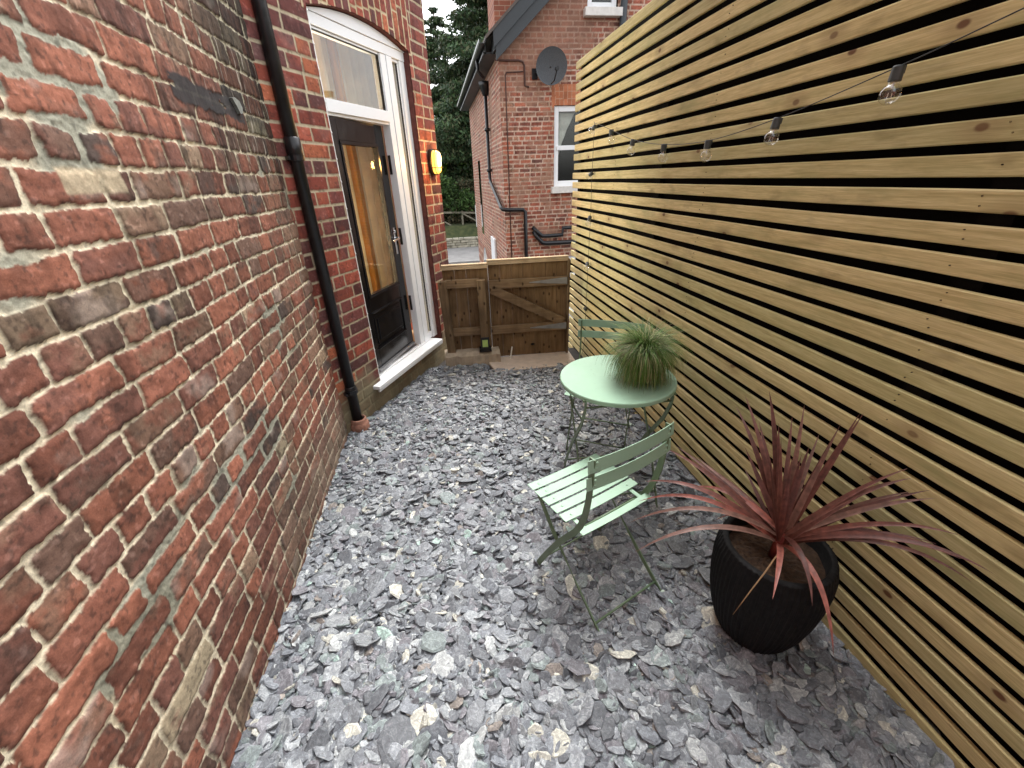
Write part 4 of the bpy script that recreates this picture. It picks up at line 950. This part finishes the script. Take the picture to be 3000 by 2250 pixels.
nu, nv = U.shape; np_mesh('gable_wall', co, grid_quads(nu, nv, kf, False), M_BRICK3, nb, attrs={'Col': C.reshape(-1, 3)})
us = axis([(NYY, 15.7, .0165)]); vs = axis([(-1.5, -.3, .06), (-.3, 3.66, .0150)])
U, V, Hh, C, m, idz = brickwork(us, vs, .0778, .222, FAR, 43, rows=lambda k: 'H' if k % 4 == 1 else 'S')
C = lerp(C, np.array([.34, .195, .135])*(.8+.4*fbm(U*9, V*9, 75, 3))[..., None], sstep(.5, .66, fbm(U*2.5, V*3.5, 76, 4))*.7)
hole = ((U > 13.35) & (U < 13.95) & (V > .10) & (V < 2.1)) | ((U > 13.0) & (U < 14.0) & (V < -.30-.4*(np.abs(U-13.5)/.5)**2))
keep = ~hole; kf = keep[:-1, :-1] & keep[1:, :-1] & keep[:-1, 1:] & keep[1:, 1:]
co = np.stack([NXC-Hh, U, V], -1).reshape(-1, 3)-np.array(no)
np_mesh('flank_wall', co, grid_quads(*U.shape, kf, True), M_BRICK3, nb, attrs={'Col': C.reshape(-1, 3)})
def NB(b, name, m_, **kw):
    b.v = [tuple(Vector(v)-no) for v in b.v]; return b.build(name, m_, nb, **kw)
M_SLATEG = vary('dark_grey_bargeboard', (.034, .042, .048), .15, 4, .5, bs=.1)
# bargeboard: two overlapping boards following the verge
def board(b, x0, x1, lo, hi, y0, y1):
    vs_ = []
    for y in (y0, y1):
        vs_ += [(x0, y, verge(x0)+lo), (x1, y, verge(x1)+lo), (x1, y, verge(x1)+hi), (x0, y, verge(x0)+hi)]
    b.add(vs_, [(0, 1, 2, 3), (7, 6, 5, 4), (0, 4, 5, 1), (1, 5, 6, 2), (2, 6, 7, 3), (3, 7, 4, 0)])
b = MB(); board(b, 1.30, 4.9, -.01, .20, NYY-.20, NYY-.16); board(b, 1.26, 4.9, .19, .42, NYY-.23, NYY-.19); board(b, 1.26, 4.9, .15, .40, NYY-.19, NYY+.10)
NB(b, 'bargeboard', M_SLATEG)
# roof slope, going down to the left eaves, tiles
b = MB(); vs_ = []
x0, x1 = 1.12, 5.0
vs_ = [(x0, NYY-.25, verge(x0)+.42), (x1, NYY-.25, verge(x1)+.42), (x1, 16.0, verge(x1)+.42), (x0, 16.0, verge(x0)+.42)]
vs_ += [(x, y, z+.05) for x, y, z in vs_]
b.add(vs_, [(3, 2, 1, 0), (4, 5, 6, 7), (0, 1, 5, 4), (1, 2, 6, 5), (2, 3, 7, 6), (3, 0, 4, 7)])
NB(b, 'roof', vary('roof_slate', (.10, .085, .075), .3, 6, .8, bs=.5, bscale=20))
b = MB(); b.box((1.24, 12.55, 3.62), (.26, 6.9, .03)); b.box((1.15, 12.55, 3.70), (.03, 6.9, .20)); NB(b, 'soffit', M_SLATEG)
b = MB(); vs_ = []; fs_ = []
for y in (NYY-.22, 16.0):
    for k in range(9):
        q = math.pi*k/8; vs_.append((1.075+.065*math.cos(q), y, 3.745-.065*math.sin(q)))
    for k in range(8, -1, -1):
        q = math.pi*k/8; vs_.append((1.075+.058*math.cos(q), y, 3.745-.058*math.sin(q)))
b.add(vs_, [(k, (k+1) % 18, 18+(k+1) % 18, 18+k) for k in range(18)]+[tuple(range(17, -1, -1))]); b.box((1.02, 12.5, 3.752), (.012, 6.9, .012))
NB(b, 'gutter', M_BLACKP)
b = MB(); b.tube([(1.08, 9.9, 3.68), (1.09, 9.9, 3.50), (1.20, 9.9, 3.40)], .03, 10); NB(b, 'gutter_outlet', M_BLACKP, smooth=True)
M_CHIM, t, bb = mat('chimney_brick', rough=.9); bt = t.nodes.new('ShaderNodeTexBrick'); t.links.new(objvec(t, (1, 1, 1), rot=(math.pi/2, 0, 0)), bt.inputs['Vector'])
for k_, v_ in (('Scale', 1), ('Brick Width', .222), ('Row Height', .0778), ('Mortar Size', .006)): bt.inputs[k_].default_value = v_
bt.inputs['Color1'].default_value = (.36, .13, .075, 1); bt.inputs['Color2'].default_value = (.25, .085, .055, 1); bt.inputs['Mortar'].default_value = (.42, .28, .2, 1); t.links.new(bt.outputs[0], bb.inputs['Base Color'])
b = MB(); b.box((1.92, 10.6, 5.6), (.85, .9, 3.6)); b.box((1.92, 10.6, 7.45), (.98, 1.03, .2)); NB(b, 'chimney', M_CHIM)
b = MB(); b.box((NXC+.02, NYY+.02, 1.0), (.0, .0, .0))
# windows
def window(x0, x1, z0, z1, mid, name='window'):
    fr = MB(); y = NYY+.06
    def fb2(a, b_, c_, d_, yy=y, dp=.06): fr.box(((a+b_)/2, yy, (c_+d_)/2), (b_-a, dp, d_-c_))
    fb2(x0, x0+.085, z0, z1); fb2(x1-.085, x1, z0, z1); fb2(x0+.086, x1-.086, z1-.09, z1); fb2(x0+.086, x1-.086, z0, z0+.10)
    for mz in mid: fb2(x0+.05, x1-.02, mz-.04, mz+.04, y-.02)
    f = NB(fr, name, M_WHITE, bev=.006)
    s2 = MB(); s2.box(((x0+x1)/2-.0, NYY-.01, z0-.06), (x1-x0+.14, .22, .12)); s2.v = [tuple(Vector(v)-no) for v in s2.v]; s2.build('sill', vary('white_sill_paint', (.72, .70, .66), .12, 12, .7), f, bev=.006)
    g = MB(); g.box(((x0+x1)/2, NYY+.085, (z0+z1)/2), (x1-x0-.1, .006, z1-z0-.1)); g.v = [tuple(Vector(v)-no) for v in g.v]; g.build('pane', M_GLASSD, f)
    return f
window(2.392, 3.298, 1.442, 2.808, (2.12,)); window(2.962, 3.498, 4.212, 5.298, (4.75,)); window(2.342, 3.298, -1.198, .058, (-.35,))
b = MB(); b.box((3.2, NYY+.8, 1.8), (2.4, .9, 7.0)); NB(b, 'room_shell', M_DARK)
b = MB(); b.v = []; n = 20; vs_ = []; fs_ = []
for k in range(n+1):
    f = k/n
    for (xa, zz_) in ((2.47+.40*(1-f)**2+.01, 0), ):
        z_ = 2.72-f*.95; vs_ += [(2.47, NYY+.16, z_), (2.48+.36*(1-f)**1.6, NYY+.16+.02*math.sin(k*1.3), z_)]
for k in range(n): fs_.append((2*k, 2*k+1, 2*k+3, 2*k+2))
b.add(vs_, fs_); o = b.build('net_curtain', vary('net_white', (.55, .56, .55), .1, 20, .9), None, smooth=True); md = o.modifiers.new('t', 'SOLIDIFY'); md.thickness = .004; tag(o, 'white net curtain drawn aside inside the upper window of the neighbouring house', 'curtain')
# flank openings: slit window and arch
b = MB(); b.box((NXC+.13, 13.65, 1.1), (.02, .75, 2.2)); b.box((NXC+.13, 13.5, -.8), (.02, 1.2, 1.2)); NB(b, 'door_recess', vary('brown_recess', (.10, .045, .03), .3, 8, .8))
b = MB(); b.box((NXC-.03, 10.95, -.15), (.05, .7, .9)); NB(b, 'porch_window', M_WHITE, bev=.01)
# neighbour's pipes
def npipe(name, pts, r, label, cat='pipe', extra=None, m_=M_BLACKP):
    o = empty(name, pts[0]); b = MB(); b.tube([Vector(p)-Vector(pts[0]) for p in pts], r, 12)
    if extra: extra(b, Vector(pts[0]))
    b.build('pipe', m_, o, smooth=True); tag(o, label, cat); return o
def hopper(b, o_):
    for dz, r in ((3.50, .13), ): b.lathe([(0, 3.22-o_.z), (.055, 3.22-o_.z), (.125, 3.40-o_.z), (.135, 3.47-o_.z), (0, 3.47-o_.z)], (0, 0, 0), 4)
    for z_ in (1.80, 2.6): b.lathe([(.04, z_-.03-o_.z), (.062, z_-.03-o_.z), (.062, z_+.03-o_.z), (.04, z_+.03-o_.z)], (0, 0, 0), 12)
npipe('neighbour_downpipe', [(1.30, 10.65, 3.30), (1.30, 10.65, 1.66), (1.30, 10.55, 1.56), (1.30, 9.02, 1.10), (1.315, 8.94, 1.07), (1.42, 8.94, 1.06), (1.74, 8.94, 1.045), (1.78, 8.94, 1.01), (1.78, 8.94, -1.45)], .037, 'black downpipe with hopper bending round the corner of the neighbouring house', 'downpipe', hopper)
npipe('waste_pipe', [(1.95, 8.97, .62), (2.02, 8.93, .50), (2.12, 8.90, .395), (2.20, 8.90, .375), (3.2, 8.90, .37)], .045, 'lower black waste pipe running along the gable above the ground floor window')
npipe('waste_pipe', [(1.93, 8.97, .70), (2.03, 8.92, .60), (2.12, 8.90, .525), (2.22, 8.90, .52), (2.55, 8.90, .525), (2.56, 8.90, .66), (2.75, 8.90, .66)], .040, 'upper black waste pipe with a stub just above the other pipe on the gable')
npipe('gable_downpipe', [(3.60, 8.93, 6.0), (3.60, 8.93, 1.0)], .06, 'thick dark pipe beside the highest window of the neighbouring gable', 'downpipe', m_=M_SLATEG)
npipe('brown_conduit', [(1.30, 8.985, 3.50), (1.45, 8.985, 3.49), (1.72, 8.985, 3.49), (1.80, 8.985, 3.47), (1.825, 8.985, 3.41), (1.825, 8.985, 3.12), (1.90, 8.985, 3.10)], .016, 'thin brown cable looping from the eaves to the satellite dish', 'cable', m_=vary('brown_cable', (.07, .03, .022), .2, 20, .6))
npipe('brown_conduit', [(1.80, 8.99, 3.33), (1.50, 8.99, 3.32), (1.475, 8.99, 3.28), (1.475, 8.99, -1.0)], .010, 'thin brown cable running straight down near the corner of the gable', 'cable', m_=bpy.data.materials['brown_cable'])
dish = empty('satellite_dish', (2.25, 8.70, 3.35)); tag(dish, 'dark grey round satellite dish on the gable wall below the bargeboard', 'satellite dish')
Md = Matrix.Rotation(math.radians(97), 3, 'X')
Md = Matrix.Rotation(math.radians(-10), 3, 'Z') @ Matrix.Rotation(math.radians(100), 3, 'X')
b = MB(); prof = [(r_, .42*r_*r_-.02) for r_ in [i*.027 for i in range(0, 11)]]; prof = [(0, -.02)]+prof[1:]; prof += [(.272, .012), (.268, .003)]+[(r_, .42*r_*r_-.026) for r_ in [i*.027 for i in range(9, 0, -1)]]+[(0, -.026)]
b.lathe(prof, (0, 0, 0), 40, M=Md); b.build('reflector', vary('dish_grey_mesh', (.085, .095, .105), .2, 60, .5, metal=.3), dish, smooth=True)
b = MB(); b.tube([(0, .01, -.25), (.0, -.18, -.24), (.02, -.30, -.10)], .011, 8); b.tube([(0.02, -.33, -.09), (.02, -.25, -.085)], .03, 12); b.build('feed_arm', M_BLACKP, dish)
b = MB(); b.tube([(0, .03, 0), (-.10, .10, -.06), (-.22, .24, -.06)], .02, 8); b.box((-.24, .28, -.06), (.10, .03, .16)); b.build('wall_bracket', M_BLACKP, dish)

# ------------------------------------------------------------------ far side of the road
b = MB(); rs = random.Random(3)
for row in range(4):
    x = -6.0+rs.random()*.3
    while x < 8:
        L = rs.uniform(.25, .7); hh = .115; b.box((x+L/2, 22.35+rs.uniform(-.04, .04), -1.44+row*.118), (L-.02, .34, hh-.012), rz(rs.uniform(-.03, .03))); x += L
tag(b.build('stone_wall', vary('grey_stone', (.40, .37, .29), .4, 5, .9, bs=.6, bscale=12), bev=.02), 'low dry stone wall along the far side of the road', 'wall')
fo = empty('rail_fence', (1.0, 24.2, -.6)); tag(fo, 'old wooden rail fence on the grass bank behind the stone wall', 'fence')
M_GREY = vary('silvered_wood', (.22, .20, .15), .25, 6, .85)
b = MB(); b.bar([(-2, .0, .70), (.0, .0, .64), (2.0, 0, .52)], .09, .05, (0, 0, 1)); b.build('top_rail', M_GREY, fo)
for x_ in (-1.3, .35, 1.6): b = MB(); b.box((x_, 0, .25), (.09, .09, .9)); b.build('post', M_GREY, fo)
for x_ in (-1.3, .35): b = MB(); b.bar([(x_, -.05, .6), (x_+1.2, -.05, -.1)], .07, .04, (0, 0, 1)); b.build('brace', M_GREY, fo)
so2 = empty('road_sign', (1.95, 21.0, -1.5)); tag(so2, 'pale narrow board standing beyond the corner of the neighbouring house', 'sign')
b = MB(); b.box((0, 0, 1.55), (.30, .03, .95)); b.build('sign_board', vary('sign_white', (.62, .62, .60), .08, 10, .6), so2, bev=.005); b = MB(); b.tube([(0, .04, 0), (0, .04, 2.0)], .03, 10); b.build('post', M_GREY, so2)

# trees
def foliage(centers, n, leaf, seed, cols, droop=.0, asp=2.2):
    """leaf-sized triangles/quads gathered in clumps; centers = [(c, (rx,ry,rz), weight)]"""
    rs = np.random.RandomState(seed); w_ = np.array([c[2] for c in centers], float); w_ /= w_.sum(); ci = rs.choice(len(centers), n, p=w_)
    C0 = np.array([c[0] for c in centers])[ci]; R0 = np.array([c[1] for c in centers])[ci]
    d = rs.normal(0, 1, (n, 3)); d /= np.linalg.norm(d, axis=1)[:, None]; r = rs.uniform(.25, 1.05, n)**.6
    P = C0+d*r[:, None]*R0
    a = rs.normal(0, 1, (n, 3)); a += d*1.1; a[:, 2] -= droop; a /= np.linalg.norm(a, axis=1)[:, None]
    b_ = np.cross(a, rs.normal(0, 1, (n, 3))); b_ /= np.linalg.norm(b_, axis=1)[:, None]
    L = leaf*rs.uniform(.6, 1.5, n); W = L/asp
    V_ = np.stack([P-a*L[:, None]*.5, P+b_*W[:, None]*.5, P+a*L[:, None]*.5, P-b_*W[:, None]*.5], 1).reshape(-1, 3)
    q = np.arange(n*4).reshape(-1, 4); cp = np.array(cols)[rs.randint(0, len(cols), n)]*rs.uniform(.7, 1.3, n)[:, None]
    cl = rs.uniform(.7, 1.3, len(centers))[ci]; cp = cp*cl[:, None]
    return V_, q, np.repeat(cp, 4, 0)
ml_, t, bb = mat('tree_leaf', rough=.6, spec=.3); a1 = t.nodes.new('ShaderNodeAttribute'); a1.attribute_name = 'Col'; t.links.new(a1.outputs[0], bb.inputs['Base Color'])
M_BARK = vary('grey_bark', (.16, .13, .10), .35, 6, .95, bs=.8, bscale=20, stretch=(4, 4, 1))
def conifer(loc, hgt, rad, seed, label, n=24000, first=.12, leaf=.26, cols=((.028, .060, .026), (.045, .085, .034), (.070, .115, .045), (.090, .100, .048)), sparse=1.0, trunk=.28, shape=.75):
    rs = np.random.RandomState(seed); o = empty('conifer', loc); tag(o, label, 'tree', 'trees beyond the road')
    tb_ = MB(); tb_.tube([(0, 0, -1), (rs.uniform(-.1, .1), 0, hgt*.3), (rs.uniform(-.2, .2), 0, hgt*.65), (0, 0, hgt)], [trunk, trunk*.75, trunk*.4, .03], 10)
    cs = []
    z = hgt*first
    while z < hgt*.98:
        f = (z/hgt-first)/(1-first); R_ = rad*(1-f)**shape*rs.uniform(.7, 1.12); na_ = rs.randint(4, 7)
        for k in range(na_):
            az = rs.uniform(0, 2*np.pi); L = R_*rs.uniform(.65, 1.1); up = rs.uniform(-.15, .25)
            e = Vector((math.cos(az)*L, math.sin(az)*L, z+up*L-.12*L)); md_ = Vector((math.cos(az)*L*.5, math.sin(az)*L*.5, z+up*L*.7))
            tb_.tube([(0, 0, z), md_, e], [.07*(1-f)+.02, .04, .01], 5, cap=False)
            for g in (.35, .6, .8, 1.0):
                p = (Vector((0, 0, z))*(1-g)**2+2*g*(1-g)*md_+g*g*e) if g < 1 else e
                s_ = L*.17*rs.uniform(.7, 1.25)+.12; cs.append(((p.x, p.y, p.z-.1), (s_*1.25, s_*1.25, s_*.5), s_*s_))
        z += hgt*.028*rs.uniform(.7, 1.4)
    tb_.build('trunk', M_BARK, o, smooth=True)
    v_, q_, c_ = foliage(cs, int(n*sparse), leaf, seed+1, cols, droop=.8, asp=2.4)
    np_mesh('crown', v_, q_, ml_, o, smooth=False, attrs={'Col': c_})
    return o
def bush(name, loc, blobs, n, leaf, seed, cols, label, cat='shrub', group='shrubs beyond the road'):
    o = empty(name, loc); tag(o, label, cat, group); v_, q_, c_ = foliage(blobs, n, leaf, seed, cols)
    np_mesh('foliage', v_, q_, ml_, o, smooth=False, attrs={'Col': c_})
    b = MB(); rs = random.Random(seed)
    for k in range(5): c = blobs[rs.randrange(len(blobs))][0]; b.tube([(rs.uniform(-.2, .2), 0, -.3), (c[0]*.5, c[1]*.5, c[2]*.5), c], [.06, .04, .015], 6)
    b.build('stem', M_BARK, o); return o
conifer((3.9, 27.5, -.7), 17, 4.6, 51, 'tall dark conifer behind the neighbouring house roof', n=95000, leaf=.20)
conifer((4.0, 33.0, -.3), 15, 4.2, 52, 'dark conifer with bare grey trunk seen left of the neighbouring eaves', n=70000, leaf=.20, cols=((.035, .075, .026), (.060, .105, .036), (.095, .135, .05)))
conifer((1.3, 38.0, -.0), 12.6, 4.6, 53, 'smaller conifer partly hidden by the corner of the brick bay', n=60000, leaf=.22)
rs = random.Random(9)
def blobs(nb_, rx, ry, rz_, zc): return [((rs.uniform(-rx, rx), rs.uniform(-ry, ry), zc+rs.uniform(-rz_, rz_)), (rs.uniform(.4, .8),)*3, 1) for _ in range(nb_)]
bush('bush', (.0, 25.6, -.8), blobs(26, 2.2, 1.2, 1.0, 1.6), 16000, .17, 61, ((.03, .06, .02), (.05, .10, .025), (.08, .14, .04)), 'mid green bushes on the bank left of the rail fence')
bush('bush', (2.4, 30.0, -.2), blobs(26, 2.0, 1.0, 1.2, 3.4), 16000, .20, 62, ((.08, .17, .025), (.15, .28, .045), (.20, .36, .06)), 'bright green foliage glowing low behind the dark trees')
bush('bush', (2.2, 25.2, -.9), blobs(20, 1.6, .8, .7, 1.3), 12000, .12, 63, ((.05, .055, .025), (.10, .085, .045), (.13, .11, .06)), 'dull brownish undergrowth behind the rail fence')
bush('hedge', (2.5, 44.0, .3), blobs(70, 12, 2.0, 2.2, 2.6), 26000, .32, 64, ((.018, .036, .016), (.035, .06, .024)), 'dark hedge of trees closing the view far behind', 'hedge')
